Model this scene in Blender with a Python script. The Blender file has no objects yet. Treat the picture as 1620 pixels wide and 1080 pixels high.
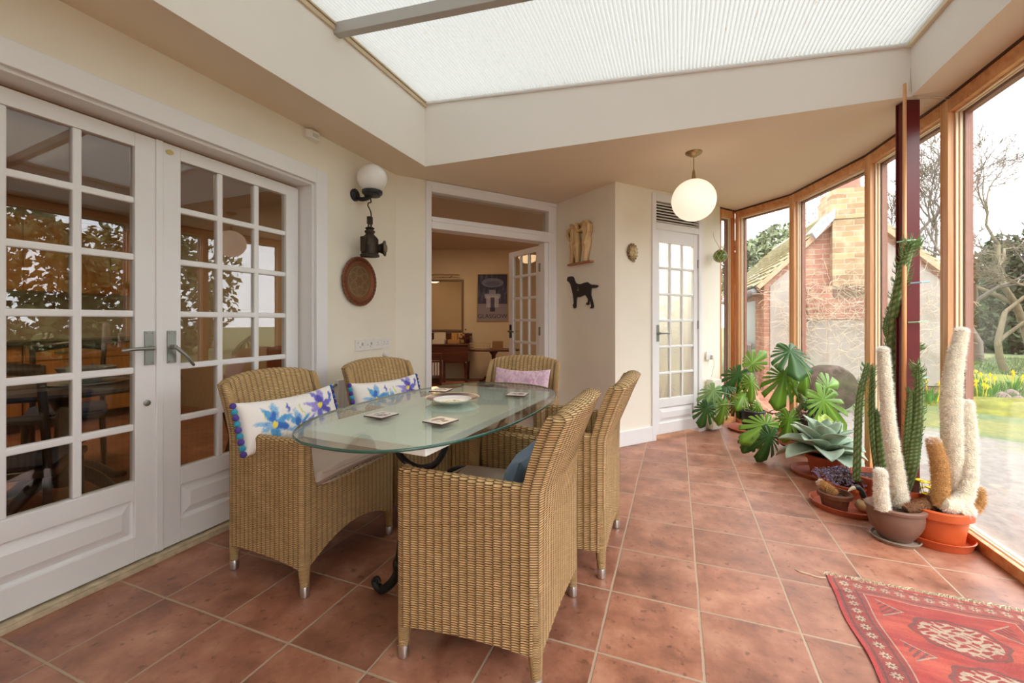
import bpy, bmesh, math, random
import numpy as np
from mathutils import Vector, Matrix, Euler
random.seed(7); rng = np.random.default_rng(7)
PI = math.pi
SC = bpy.context.scene
COL = SC.collection

# ------------------------------------------------------------------ camera, sky, exposure
CAM_H = 1.124
cd = bpy.data.cameras.new('camera'); cam = bpy.data.objects.new('camera', cd); COL.objects.link(cam)
cd.sensor_fit = 'HORIZONTAL'; cd.sensor_width = 36.0; cd.lens = 36.0*669.7/1620.0
cd.shift_y = -(540-506)/1620.0; cd.clip_start = 0.03; cd.clip_end = 300
cam.location = (0, 0, CAM_H); cam.rotation_euler = (PI/2, 0, 0.3701)
SC.camera = cam
world = bpy.data.worlds.new('sky'); SC.world = world; world.use_nodes = True
wn = world.node_tree; wn.nodes.clear()
w_out = wn.nodes.new('ShaderNodeOutputWorld'); w_bg = wn.nodes.new('ShaderNodeBackground')
w_tc = wn.nodes.new('ShaderNodeTexCoord'); w_no = wn.nodes.new('ShaderNodeTexNoise'); w_ra = wn.nodes.new('ShaderNodeValToRGB')
w_no.inputs['Scale'].default_value = 1.6; w_no.inputs['Detail'].default_value = 4
w_ra.color_ramp.elements[0].position = .3; w_ra.color_ramp.elements[0].color = (.86,.92,1,1)
w_ra.color_ramp.elements[1].position = .65; w_ra.color_ramp.elements[1].color = (1,1,1,1)
wn.links.new(w_tc.outputs['Generated'], w_no.inputs['Vector']); wn.links.new(w_no.outputs['Fac'], w_ra.inputs['Fac'])
wn.links.new(w_ra.outputs['Color'], w_bg.inputs['Color']); wn.links.new(w_bg.outputs[0], w_out.inputs[0])
w_bg.inputs['Strength'].default_value = 2.2
SC.view_settings.view_transform = 'Standard'; SC.view_settings.look = 'None'
SC.view_settings.exposure = 1.22; SC.view_settings.gamma = 1.0; SC.view_settings.use_curve_mapping = False
SC.cycles.use_denoising = True
SC.cycles.max_bounces = 14; SC.cycles.diffuse_bounces = 8; SC.cycles.glossy_bounces = 4
SC.cycles.transparent_max_bounces = 24; SC.cycles.transmission_bounces = 8
SC.cycles.sample_clamp_indirect = 6.0; SC.cycles.caustics_reflective = False; SC.cycles.caustics_refractive = False
sun_d = bpy.data.lights.new('sun', 'SUN'); sun_o = bpy.data.objects.new('sun', sun_d); COL.objects.link(sun_o)
sun_d.energy = 1.6; sun_d.angle = math.radians(40); sun_d.color = (1,.97,.92)
sun_o.rotation_euler = (math.radians(38), math.radians(20), math.radians(20)); sun_o.location = (4,-4,9)

# ------------------------------------------------------------------ material helpers
def N(nt, t, **kw):
    n = nt.nodes.new(t)
    for k, v in kw.items():
        if k in n.inputs: n.inputs[k].default_value = v
        else: setattr(n, k, v)
    return n
def newmat(name):
    m = bpy.data.materials.new(name); m.use_nodes = True
    b = m.node_tree.nodes['Principled BSDF']
    return m, m.node_tree, b
def c4(c): return (c[0], c[1], c[2], 1)
def srgb(r, g, b):
    f = lambda v: (v/255/12.92 if v/255 <= .04045 else ((v/255+.055)/1.055)**2.4)
    return (f(r), f(g), f(b))
def simple(name, col, rough=.5, metal=0, spec=.5, noise=0, nscale=20, bump=0, bscale=60, trans=0, sheen=0, emit=None, es=0, stretch=None):
    m, nt, b = newmat(name)
    b.inputs['Base Color'].default_value = c4(col); b.inputs['Roughness'].default_value = rough
    b.inputs['Metallic'].default_value = metal; b.inputs['Specular IOR Level'].default_value = spec
    if sheen: b.inputs['Sheen Weight'].default_value = sheen
    if emit: b.inputs['Emission Color'].default_value = c4(emit); b.inputs['Emission Strength'].default_value = es
    tc = N(nt, 'ShaderNodeTexCoord'); src = tc.outputs['Object']
    if stretch:
        mp = N(nt, 'ShaderNodeMapping'); mp.inputs['Scale'].default_value = stretch; nt.links.new(src, mp.inputs[0]); src = mp.outputs[0]
    if noise:
        n = N(nt, 'ShaderNodeTexNoise', Scale=nscale, Detail=5.0); nt.links.new(src, n.inputs['Vector'])
        r = N(nt, 'ShaderNodeMapRange'); r.inputs['From Min'].default_value=.3; r.inputs['From Max'].default_value=.7
        r.inputs['To Min'].default_value = 1-noise; r.inputs['To Max'].default_value = 1+noise*.6
        nt.links.new(n.outputs['Fac'], r.inputs['Value'])
        mx = N(nt, 'ShaderNodeVectorMath', operation='SCALE'); mx.inputs[0].default_value = col
        nt.links.new(r.outputs[0], mx.inputs['Scale']); nt.links.new(mx.outputs[0], b.inputs['Base Color'])
    if bump:
        n2 = N(nt, 'ShaderNodeTexNoise', Scale=bscale, Detail=4.0); nt.links.new(src, n2.inputs['Vector'])
        bp = N(nt, 'ShaderNodeBump'); bp.inputs['Strength'].default_value = bump; bp.inputs['Distance'].default_value = .01
        nt.links.new(n2.outputs['Fac'], bp.inputs['Height']); nt.links.new(bp.outputs[0], b.inputs['Normal'])
    return m
def math_(nt, op, a, b=None, c=None, clamp=False):
    n = N(nt, 'ShaderNodeMath', operation=op); n.use_clamp = clamp
    for i, v in enumerate((a, b, c)):
        if v is None: continue
        if isinstance(v, (int, float)): n.inputs[i].default_value = v
        else: nt.links.new(v, n.inputs[i])
    return n.outputs[0]
def mixc(nt, f, a, b):
    n = N(nt, 'ShaderNodeMix', data_type='RGBA')
    for s, v in ((0, f), (6, a), (7, b)):
        if isinstance(v, (int, float)): n.inputs[s].default_value = v
        elif isinstance(v, tuple): n.inputs[s].default_value = c4(v)
        else: nt.links.new(v, n.inputs[s])
    return n.outputs[2]
def wood(name, c1, c2, rough=.4, axis='Z', scale=6, spec=.5):
    m, nt, b = newmat(name)
    tc = N(nt, 'ShaderNodeTexCoord'); mp = N(nt, 'ShaderNodeMapping')
    s = {'Z': (scale*4, scale*4, scale*.25), 'X': (scale*.25, scale*4, scale*4), 'Y': (scale*4, scale*.25, scale*4)}[axis]
    mp.inputs['Scale'].default_value = s
    nt.links.new(tc.outputs['Object'], mp.inputs[0])
    n = N(nt, 'ShaderNodeTexNoise', Scale=1.0, Detail=6.0, Distortion=.6); nt.links.new(mp.outputs[0], n.inputs['Vector'])
    r = N(nt, 'ShaderNodeMapRange'); r.inputs['From Min'].default_value=.35; r.inputs['From Max'].default_value=.65; nt.links.new(n.outputs['Fac'], r.inputs[0])
    nt.links.new(mixc(nt, r.outputs[0], c1, c2), b.inputs['Base Color'])
    b.inputs['Roughness'].default_value = rough; b.inputs['Specular IOR Level'].default_value = spec
    return m
def thin_glass(name, tint=(1,1,1), f0=.045, rough=0.0, dirt=0.0, fmax=1.0):
    m = bpy.data.materials.new(name); m.use_nodes = True; nt = m.node_tree; nt.nodes.clear()
    out = N(nt, 'ShaderNodeOutputMaterial'); tr = N(nt, 'ShaderNodeBsdfTransparent'); gl = N(nt, 'ShaderNodeBsdfGlossy')
    tr.inputs['Color'].default_value = c4(tint); gl.inputs['Roughness'].default_value = rough
    ge = N(nt, 'ShaderNodeNewGeometry'); vm = N(nt, 'ShaderNodeVectorMath', operation='DOT_PRODUCT')
    nt.links.new(ge.outputs['Normal'], vm.inputs[0]); nt.links.new(ge.outputs['Incoming'], vm.inputs[1])
    c = math_(nt, 'ABSOLUTE', vm.outputs['Value']); o = math_(nt, 'SUBTRACT', 1.0, c, clamp=True); p = math_(nt, 'POWER', o, 5.0)
    f = math_(nt, 'MULTIPLY_ADD', p, fmax-f0, f0)
    mx = N(nt, 'ShaderNodeMixShader'); nt.links.new(f, mx.inputs[0]); nt.links.new(tr.outputs[0], mx.inputs[1]); nt.links.new(gl.outputs[0], mx.inputs[2])
    last = mx.outputs[0]
    if dirt:
        di = N(nt, 'ShaderNodeBsdfDiffuse'); di.inputs['Color'].default_value = (.8,.8,.78,1)
        no = N(nt, 'ShaderNodeTexNoise', Scale=3.0, Detail=8.0); tc = N(nt, 'ShaderNodeTexCoord'); nt.links.new(tc.outputs['Object'], no.inputs['Vector'])
        f2 = math_(nt, 'MULTIPLY', no.outputs['Fac'], dirt)
        m2 = N(nt, 'ShaderNodeMixShader'); nt.links.new(f2, m2.inputs[0]); nt.links.new(last, m2.inputs[1]); nt.links.new(di.outputs[0], m2.inputs[2]); last = m2.outputs[0]
    nt.links.new(last, out.inputs[0])
    return m
def attr_mat(name, rough=.8, bump=0, bscale=400, sheen=0, spec=.3, coat=0):
    m, nt, b = newmat(name)
    a = N(nt, 'ShaderNodeAttribute', attribute_name='Col'); nt.links.new(a.outputs['Color'], b.inputs['Base Color'])
    b.inputs['Roughness'].default_value = rough; b.inputs['Specular IOR Level'].default_value = spec
    if sheen: b.inputs['Sheen Weight'].default_value = sheen
    if coat: b.inputs['Coat Weight'].default_value = coat; b.inputs['Coat Roughness'].default_value = .08
    if bump:
        tc = N(nt, 'ShaderNodeTexCoord')
        n2 = N(nt, 'ShaderNodeTexNoise', Scale=bscale, Detail=3.0); nt.links.new(tc.outputs['Object'], n2.inputs['Vector'])
        bp = N(nt, 'ShaderNodeBump'); bp.inputs['Strength'].default_value = bump; bp.inputs['Distance'].default_value = .004
        nt.links.new(n2.outputs['Fac'], bp.inputs['Height']); nt.links.new(bp.outputs[0], b.inputs['Normal'])
    return m

# ------------------------------------------------------------------ mesh helpers
class MB:
    def __init__(s): s.v = []; s.f = []; s.uv = None; s.col = None
    def add(s, vs, fs):
        o = len(s.v); s.v += [tuple(map(float, p)) for p in vs]; s.f += [tuple(i+o for i in f) for f in fs]; return s
    def box(s, x0, x1, y0, y1, z0, z1, M=None):
        vs = [(x, y, z) for z in (z0, z1) for x, y in ((x0, y0), (x1, y0), (x1, y1), (x0, y1))]
        if M is not None: vs = [M @ Vector(p) for p in vs]
        return s.add(vs, [(3,2,1,0), (4,5,6,7), (0,1,5,4), (1,2,6,5), (2,3,7,6), (3,0,4,7)])
    def prism(s, poly, z0, z1, M=None):
        a = sum(poly[i][0]*poly[(i+1) % len(poly)][1]-poly[(i+1) % len(poly)][0]*poly[i][1] for i in range(len(poly)))
        if a < 0: poly = poly[::-1]
        n = len(poly); vs = [(p[0], p[1], z0) for p in poly]+[(p[0], p[1], z1) for p in poly]
        if M is not None: vs = [M @ Vector(p) for p in vs]
        return s.add(vs, [tuple(range(n))[::-1], tuple(range(n, 2*n))]+[(i, (i+1) % n, n+(i+1) % n, n+i) for i in range(n)])
    def seg(s, a, b, w, z0, z1, off=0.0, ext=0.0):
        # box along the plan line a-b, w thick, its near face shifted by off to the left of a->b
        a = Vector(a[:2]); b = Vector(b[:2]); d = (b-a).normalized(); n = Vector((-d.y, d.x)); a = a-d*ext; b = b+d*ext
        q = [a+n*off, b+n*off, b+n*(off+w), a+n*(off+w)]
        return s.prism([(p.x, p.y) for p in q], z0, z1)
    def tube(s, pts, r, n=10, cap=True):
        pts = [Vector(p) for p in pts]; rs = r if isinstance(r, (list, tuple, np.ndarray)) else [r]*len(pts)
        o = len(s.v); up = None; m = len(pts)
        for i, p in enumerate(pts):
            t = (pts[min(i+1, m-1)]-pts[max(i-1, 0)])
            if t.length < 1e-9: t = Vector((0, 0, 1))
            t.normalize()
            if up is None:
                ref = Vector((0, 0, 1)) if abs(t.z) < .9 else Vector((1, 0, 0)); up = (ref-t*ref.dot(t)).normalized()
            else:
                up = (up-t*up.dot(t))
                if up.length < 1e-6: up = t.orthogonal()
                up.normalize()
            sd = t.cross(up)
            for k in range(n):
                a = 2*PI*k/n; q = p+(up*math.cos(a)+sd*math.sin(a))*rs[i]; s.v.append((q.x, q.y, q.z))
        for i in range(m-1):
            for k in range(n):
                k2 = (k+1) % n; s.f.append((o+i*n+k, o+(i+1)*n+k, o+(i+1)*n+k2, o+i*n+k2))
        if cap:
            s.f.append(tuple(o+k for k in range(n))); s.f.append(tuple(o+(m-1)*n+k for k in range(n))[::-1])
        return s
    def lathe(s, prof, n=32, c=(0, 0, 0), M=None, sx=1, sy=1, cap=True):
        o = len(s.v); m = len(prof)
        for r, z in prof:
            for k in range(n):
                a = 2*PI*k/n; p = Vector((c[0]+r*math.cos(a)*sx, c[1]+r*math.sin(a)*sy, c[2]+z))
                if M is not None: p = M @ p
                s.v.append(tuple(p))
        for i in range(m-1):
            for k in range(n):
                k2 = (k+1) % n; s.f.append((o+i*n+k, o+i*n+k2, o+(i+1)*n+k2, o+(i+1)*n+k))
        if prof[0][0] > 1e-4: s.f.append(tuple(o+k for k in range(n))[::-1])
        if cap and prof[-1][0] > 1e-4: s.f.append(tuple(o+(m-1)*n+k for k in range(n)))
        return s
    def sphere(s, c, r, n=20, m=12, sx=1, sy=1, sz=1, M=None):
        prof = [(max(math.sin(PI*i/m)*r, 1e-5), -math.cos(PI*i/m)*r*sz) for i in range(m+1)]
        T = Matrix.Translation(Vector(c)) if M is None else Matrix.Translation(Vector(c)) @ M
        return s.lathe(prof, n, (0, 0, 0), T, sx, sy)
    def grid(s, P, closed_u=False):
        # P: array (nu, nv, 3)
        nu, nv = P.shape[:2]; o = len(s.v); s.v += [tuple(map(float, p)) for p in P.reshape(-1, 3)]
        for i in range(nu if closed_u else nu-1):
            i2 = (i+1) % nu
            for j in range(nv-1): s.f.append((o+i*nv+j, o+i2*nv+j, o+i2*nv+j+1, o+i*nv+j+1))
        return s
    def obj(s, name, mat, parent=None, smooth=False, bevel=0, auto=None, seg_=2, uv=None, col=None, loc=None, rz=0, sub=0):
        me = bpy.data.meshes.new(name); me.from_pydata(s.v, [], s.f); me.update()
        if len(s.f) < 4000 and not (uv is not None or col is not None):
            bm = bmesh.new(); bm.from_mesh(me); bmesh.ops.recalc_face_normals(bm, faces=bm.faces); bm.to_mesh(me); bm.free()
        if isinstance(mat, (list, tuple)):
            for q in mat: me.materials.append(q)
        elif mat: me.materials.append(mat)
        if smooth or auto:
            me.polygons.foreach_set('use_smooth', [True]*len(me.polygons))
            if auto: me.set_sharp_from_angle(angle=math.radians(auto))
        if uv is not None:
            L = me.uv_layers.new(name='UVMap'); idx = np.empty(len(me.loops), dtype=np.int32); me.loops.foreach_get('vertex_index', idx)
            L.data.foreach_set('uv', np.asarray(uv, dtype=np.float32)[idx].ravel())
        if col is not None:
            A = me.color_attributes.new('Col', 'FLOAT_COLOR', 'POINT'); cc = np.ones((len(me.vertices), 4), dtype=np.float32); cc[:, :3] = np.asarray(col)
            A.data.foreach_set('color', cc.ravel())
        o = bpy.data.objects.new(name, me); COL.objects.link(o)
        if parent: o.parent = parent
        if loc: o.location = loc
        o.rotation_euler.z = rz
        if bevel:
            b = o.modifiers.new('bevel', 'BEVEL'); b.width = bevel; b.segments = seg_; b.limit_method = 'ANGLE'; b.angle_limit = math.radians(35)
            b.harden_normals = False
        if sub:
            b = o.modifiers.new('sub', 'SUBSURF'); b.levels = sub; b.render_levels = sub
        return o
def tag(o, label=None, cat=None, group=None, kind=None):
    if label: o['label'] = label
    if cat: o['category'] = cat
    if group: o['group'] = group
    if kind: o['kind'] = kind
    return o
def thing(name, label, cat, loc=(0, 0, 0), rz=0, group=None):
    o = bpy.data.objects.new(name, None); COL.objects.link(o); o.location = loc; o.rotation_euler.z = rz; o.empty_display_size = .05
    return tag(o, label, cat, group)
def struct(o): o['kind'] = 'structure'; return o
def copy_tree(o, parent=None):
    c = o.copy(); COL.objects.link(c)
    if parent: c.parent = parent
    for ch in list(o.children): copy_tree(ch, c)
    return c
def clean(poly): return poly
def rotz(a): return Matrix.Rotation(a, 4, 'Z')
def smoothpath(pts, n=8):
    P = [Vector(p) for p in pts]; out = []
    for i in range(len(P)-1):
        p0 = P[max(i-1, 0)]; p1 = P[i]; p2 = P[i+1]; p3 = P[min(i+2, len(P)-1)]
        for k in range(n):
            t = k/n
            out.append(.5*((2*p1)+(-p0+p2)*t+(2*p0-5*p1+4*p2-p3)*t*t+(-p0+3*p1-3*p2+p3)*t**3))
    out.append(P[-1]); return out
def cols_along(vals, n):
    out = []
    for i in range(len(vals)-1):
        for k in range(n): out.append(vals[i]+(vals[i+1]-vals[i])*k/n)
    out.append(vals[-1]); return out
# ------------------------------------------------------------------ materials of the room
M = {}
M['wall'] = simple('cream wall paint', (.83,.785,.67), .75, noise=.03, nscale=3, bump=.05, bscale=120, spec=.2)
M['ceil'] = simple('cream ceiling paint', (.76,.66,.51), .8, noise=.02, nscale=2, spec=.2)
M['well'] = simple('pale plaster', (.82,.795,.74), .8, noise=.02, nscale=2, spec=.2)
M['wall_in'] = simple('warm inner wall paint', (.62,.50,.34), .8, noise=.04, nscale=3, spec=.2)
M['white'] = simple('white gloss paint', (.80,.80,.80), .3, noise=.02, nscale=4, spec=.5)
M['timber'] = wood('varnished pine', srgb(206,146,96), srgb(232,184,132), .35, 'Z', 5)
M['timber_dark'] = wood('orange stained pine', srgb(170,92,36), srgb(205,128,52), .35, 'Z', 5)
M['timber_h'] = wood('varnished pine rail', srgb(196,134,84), srgb(222,166,112), .35, 'Y', 5)
M['bead'] = simple('pale glazing bead', srgb(238,222,188), .4)
M['redbrown'] = simple('red brown outer paint', srgb(140,92,78), .5, noise=.1)
M['darkgap'] = simple('painted gap shade', srgb(80,52,34), .7)
M['sill'] = simple('weathered pale sill', srgb(214,196,180), .6, noise=.08, nscale=12)
M['glass'] = thin_glass('window glass', (1,1,1), .04, dirt=.05)
M['glassdoor'] = thin_glass('door glass', (.90,.90,.88), .10)
M['chrome'] = simple('brushed chrome', (.62,.62,.60), .28, 1)
M['pewter'] = simple('grey metal', srgb(150,152,146), .4, .85, noise=.1)
M['plastic'] = simple('white plastic', (.78,.77,.73), .35)
M['blackm'] = simple('black iron', (.02,.02,.022), .45, .3, bump=.3, bscale=90)
M['redpost'] = simple('dark red steel paint', srgb(98,30,32), .3, noise=.05)

def floor_mat():
    m, nt, b = newmat('terracotta floor tiles')
    T = .335; TY = T*1.0431
    tc = N(nt, 'ShaderNodeTexCoord'); sx = N(nt, 'ShaderNodeSeparateXYZ'); nt.links.new(tc.outputs['Object'], sx.inputs[0])
    wob = N(nt, 'ShaderNodeTexNoise', Scale=2.2, Detail=2.0); nt.links.new(tc.outputs['Object'], wob.inputs['Vector'])
    wv = math_(nt, 'MULTIPLY_ADD', wob.outputs['Fac'], .02, -.01)
    u = math_(nt, 'ADD', math_(nt, 'DIVIDE', math_(nt, 'ADD', sx.outputs[0], .2516+T*40), T), wv)
    v = math_(nt, 'ADD', math_(nt, 'DIVIDE', math_(nt, 'ADD', sx.outputs[1], -1.4395+TY*40), TY), wv)
    fu = math_(nt, 'FRACT', u); fv = math_(nt, 'FRACT', v)
    du = math_(nt, 'MINIMUM', fu, math_(nt, 'SUBTRACT', 1.0, fu)); dv = math_(nt, 'MINIMUM', fv, math_(nt, 'SUBTRACT', 1.0, fv))
    d = math_(nt, 'MINIMUM', du, dv)
    en = N(nt, 'ShaderNodeTexNoise', Scale=60.0, Detail=3.0); nt.links.new(tc.outputs['Object'], en.inputs['Vector'])
    d2 = math_(nt, 'ADD', d, math_(nt, 'MULTIPLY_ADD', en.outputs['Fac'], .012, -.006))
    g = N(nt, 'ShaderNodeMapRange'); g.inputs['From Min'].default_value = .009; g.inputs['From Max'].default_value = .015; nt.links.new(d2, g.inputs[0])
    cu = math_(nt, 'FLOOR', u); cv = math_(nt, 'FLOOR', v); cb = N(nt, 'ShaderNodeCombineXYZ'); nt.links.new(cu, cb.inputs[0]); nt.links.new(cv, cb.inputs[1])
    wn_ = N(nt, 'ShaderNodeTexWhiteNoise'); nt.links.new(cb.outputs[0], wn_.inputs['Vector'])
    no = N(nt, 'ShaderNodeTexNoise', Scale=5.0, Detail=8.0, Roughness=.65); 
    ad = N(nt, 'ShaderNodeVectorMath', operation='ADD'); nt.links.new(tc.outputs['Object'], ad.inputs[0]); nt.links.new(cb.outputs[0], ad.inputs[1]); nt.links.new(ad.outputs[0], no.inputs['Vector'])
    ra = N(nt, 'ShaderNodeValToRGB'); e = ra.color_ramp.elements
    e[0].position = .30; e[0].color = c4(srgb(112,68,50)); e[1].position = .72; e[1].color = c4(srgb(194,142,116))
    x = e.new(.5); x.color = c4(srgb(162,106,82)); nt.links.new(no.outputs['Fac'], ra.inputs['Fac'])
    val = math_(nt, 'MULTIPLY_ADD', wn_.outputs['Value'], .22, .88)
    sc = N(nt, 'ShaderNodeVectorMath', operation='SCALE'); nt.links.new(ra.outputs[0], sc.inputs[0]); nt.links.new(val, sc.inputs['Scale'])
    # dark speckles
    sp = N(nt, 'ShaderNodeTexNoise', Scale=30.0, Detail=6.0); nt.links.new(tc.outputs['Object'], sp.inputs['Vector'])
    spm = N(nt, 'ShaderNodeMapRange'); spm.inputs['From Min'].default_value = .60; spm.inputs['From Max'].default_value = .70; nt.links.new(sp.outputs['Fac'], spm.inputs[0])
    c1 = mixc(nt, math_(nt, 'MULTIPLY', spm.outputs[0], .6), sc.outputs[0], srgb(86,48,36))
    c2 = mixc(nt, g.outputs[0], srgb(176,152,128), c1)
    nt.links.new(c2, b.inputs['Base Color'])
    b.inputs['Specular IOR Level'].default_value = .85; rr = math_(nt, 'MULTIPLY_ADD', no.outputs['Fac'], .35, .24); r2 = math_(nt, 'ADD', rr, math_(nt, 'MULTIPLY', math_(nt, 'SUBTRACT', 1.0, g.outputs[0]), .4)); nt.links.new(r2, b.inputs['Roughness'])
    h = math_(nt, 'ADD', math_(nt, 'MULTIPLY', g.outputs[0], .5), math_(nt, 'MULTIPLY', no.outputs['Fac'], .25))
    bp = N(nt, 'ShaderNodeBump'); bp.inputs['Strength'].default_value = .5; bp.inputs['Distance'].default_value = .006; nt.links.new(h, bp.inputs['Height']); nt.links.new(bp.outputs[0], b.inputs['Normal'])
    return m
M['floor'] = floor_mat()
def blind_mat():
    m = bpy.data.materials.new('pleated blind cloth'); m.use_nodes = True; nt = m.node_tree; nt.nodes.clear()
    out = N(nt, 'ShaderNodeOutputMaterial'); tr = N(nt, 'ShaderNodeBsdfTranslucent'); di = N(nt, 'ShaderNodeBsdfDiffuse'); mx = N(nt, 'ShaderNodeMixShader')
    tc = N(nt, 'ShaderNodeTexCoord'); mp = N(nt, 'ShaderNodeMapping'); mp.inputs['Scale'].default_value = (30, 12, 30); nt.links.new(tc.outputs['Object'], mp.inputs[0])
    n = N(nt, 'ShaderNodeTexNoise', Scale=1.0, Detail=5.0, Roughness=.7); nt.links.new(mp.outputs[0], n.inputs['Vector'])
    r = N(nt, 'ShaderNodeValToRGB'); e = r.color_ramp.elements; e[0].position = .27; e[0].color = (.52,.45,.36,1); e[1].position = .36; e[1].color = (.59,.59,.57,1); nt.links.new(n.outputs['Fac'], r.inputs[0])
    sx = N(nt, 'ShaderNodeSeparateXYZ'); nt.links.new(tc.outputs['Object'], sx.inputs[0])
    fr = math_(nt, 'FRACT', math_(nt, 'MULTIPLY', sx.outputs[0], 1/.022)); st = math_(nt, 'MULTIPLY_ADD', math_(nt, 'ABSOLUTE', math_(nt, 'SUBTRACT', fr, .5)), .16, .92)
    sc = N(nt, 'ShaderNodeVectorMath', operation='SCALE'); nt.links.new(r.outputs[0], sc.inputs[0]); nt.links.new(st, sc.inputs['Scale'])
    nt.links.new(sc.outputs[0], tr.inputs[0]); nt.links.new(sc.outputs[0], di.inputs[0]); mx.inputs[0].default_value = .3
    nt.links.new(tr.outputs[0], mx.inputs[1]); nt.links.new(di.outputs[0], mx.inputs[2]); nt.links.new(mx.outputs[0], out.inputs[0])
    return m
M['blind'] = blind_mat()

# ------------------------------------------------------------------ plan
CZ = 2.34
A = (-2.19, 2.95); B = (-1.17, 4.31); C3 = (-.50, 3.80); D3 = (.44, 4.93); W0 = (.44, 5.06); W1 = (.61, 5.29)
W2 = (1.03, 4.78); W3 = (1.30, 3.84); W4 = (1.378, 3.06); YB = -1.7
wallpts = [(-2.19, YB), A, B, C3, D3]
def off2(a, b, w):
    a = Vector(a); b = Vector(b); d = (b-a).normalized(); return Vector((-d.y, d.x))*w
TW = .12
def lerp2(a, b, s):
    a = Vector(a); b = Vector(b); d = (b-a).normalized(); return tuple(a+d*s)
# floor: one slab under this room and the two rooms behind the glass doors
MB().box(-6.6, 1.47, YB, 9.6, -.12, 0).obj('floor', M['floor']); struct(bpy.data.objects['floor'])
# left wall with the French door opening
FY0, FY1, FZ = .40, 2.115, 2.03
m = MB()
m.box(-2.33, -2.19, YB, FY0, 0, CZ); m.box(-2.33, -2.19, FY0, FY1, FZ, CZ); m.box(-2.33, -2.19, FY1, 2.985, 0, CZ)
struct(m.obj('wall_left', M['wall']))
# wall with the wide doorway
Ld = (Vector(B)-Vector(A)).length
m = MB()
m.seg(A, lerp2(A, B, .284), TW, 0, CZ); m.seg(lerp2(A, B, .284), lerp2(A, B, 1.69), TW, 2.305, CZ); 
struct(m.obj('wall_doorway', M['wall']))
struct(MB().seg(B, C3, TW, 0, CZ, ext=.0).obj('wall_pictures', M['wall']))
s0, s1 = .442, 1.142
m = MB(); m.seg(C3, lerp2(C3, D3, s0), TW, 0, CZ); m.seg(lerp2(C3, D3, s0), lerp2(C3, D3, s1), TW, 2.30, CZ); m.seg(lerp2(C3, D3, s1), W0, TW, 0, CZ)
struct(m.obj('wall_far', M['wall']))
# back of the room behind the camera
struct(MB().box(-2.33, 1.5, YB-.12, YB, 0, CZ).obj('wall_back', M['wall']))
# ceiling with the skylight well
WX0, WX1, WY0, WY1 = -1.855, 1.19, -1.3, 2.90
m = MB(); t = .06
g_ = .0015; poly_left = [(-2.33, YB-.12), (WX0-g_, YB-.12), (WX0-g_, WY1-.02), (-2.33, 3.0)]
m.prism(poly_left, CZ, CZ+t); m.box(WX0-g_, WX1+g_, YB-.12, WY0-g_, CZ, CZ+t); m.prism([(WX1+g_, YB-.12), (1.50, YB-.12), (1.50, 2.93), (WX1+g_, 2.93)], CZ, CZ+t)
m.prism([(-2.33, 3.0), (WX0-g_, 2.88+g_), (WX1+g_, 2.93+g_), (1.50, 2.93+g_), (1.46, 3.9), (1.18, 4.9), (.64, 5.45), (.3, 5.3), (-.5, 4.2), (-1.17, 4.6), (-2.33, 3.2)], CZ, CZ+t)
struct(m.obj('ceiling', M['ceil']))
ZL, ZR = 2.85, 2.63
def zt(x): return ZL+(ZR-ZL)*(x-WX0)/(WX1-WX0)
def quadwall(a, b, out, z0, za, zb):
    # vertical slab from plan point a to b, 'out' thick away from the well
    o = off2(a, b, out); P = [a, b, (b[0]+o.x, b[1]+o.y), (a[0]+o.x, a[1]+o.y)]
    zs = [za, zb, zb, za]; mm = MB(); mm.add([(p[0], p[1], z0) for p in P]+[(p[0], p[1], z) for p, z in zip(P, zs)], [(3,2,1,0), (4,5,6,7), (0,1,5,4), (1,2,6,5), (2,3,7,6), (3,0,4,7)]); return mm
for nm, a, b, za, zb in (('trim_1', (WX0, 2.88), (WX0, WY0), ZL, ZL), ('trim_2', (WX1, 2.93), (WX0, 2.88), ZR, ZL), ('trim_3', (WX1, WY0), (WX1, 2.93), ZR, ZR), ('trim_4', (WX0, WY0), (WX1, WY0), ZL, ZR)):
    struct(quadwall(a, b, -.1, CZ+.0005, za+.06, zb+.06).obj(nm, M['well']))
# blind
m = MB(); nx = 280; xs = np.linspace(WX0-.02, WX1+.02, nx); P = np.zeros((nx, 2, 3))
for i, x in enumerate(xs):
    for j, y in enumerate((WY0-.02, 2.95)):
        P[i, j] = (x, y if j == 0 else 2.88+(x-WX0)*.0164+.01, zt(x)+.005+.004*(1 if i % 2 else -1))
m.grid(P)
sb = o = m.obj('skylight_blind', M['blind']); tag(o, 'white pleated blind stretched under the sloping roof light', 'blind')
sm = o.modifiers.new('thick', 'SOLIDIFY'); sm.thickness = .001
# roof light rails and grey cross beam
m = MB(); 
for k, (w, h) in enumerate(((.022, .012), (.014, .026))): m.add(*[(lambda q: (q.v, q.f))(quadwall((WX0, 2.88), (WX0, WY0), w, ZL-.004-h-.016*k, ZL-.004-.016*k, ZL-.004-.016*k))][0])
tag(m.obj('blind_rail', simple('beige rail', srgb(206,190,160), .5), bevel=.002), 'beige grooved rail along the left edge of the roof blind', 'rail')
m = MB(); m.tube([(WX0, 2.872, ZL-.014), (WX1, 2.922, ZR-.014)], .011, 10)
tag(m.obj('blind_roller', simple('white tube', (.8,.8,.78), .5)), 'slim white bottom bar closing the far edge of the roof blind', 'rail')
m = MB(); m.add(*[(lambda q: (q.v, q.f))(quadwall((WX1, WY0), (WX1, 2.92), .02, ZR-.03, ZR-.004, ZR-.004))][0])
tag(m.obj('blind_rail', simple('cream rail', srgb(222,208,178), .5), bevel=.002), 'cream rail along the right edge of the roof blind', 'rail')
m = MB(); x0, x1 = WX0-.03, WX1; y0, y1, b0 = 1.915, 1.965, .065
vs = []
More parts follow.
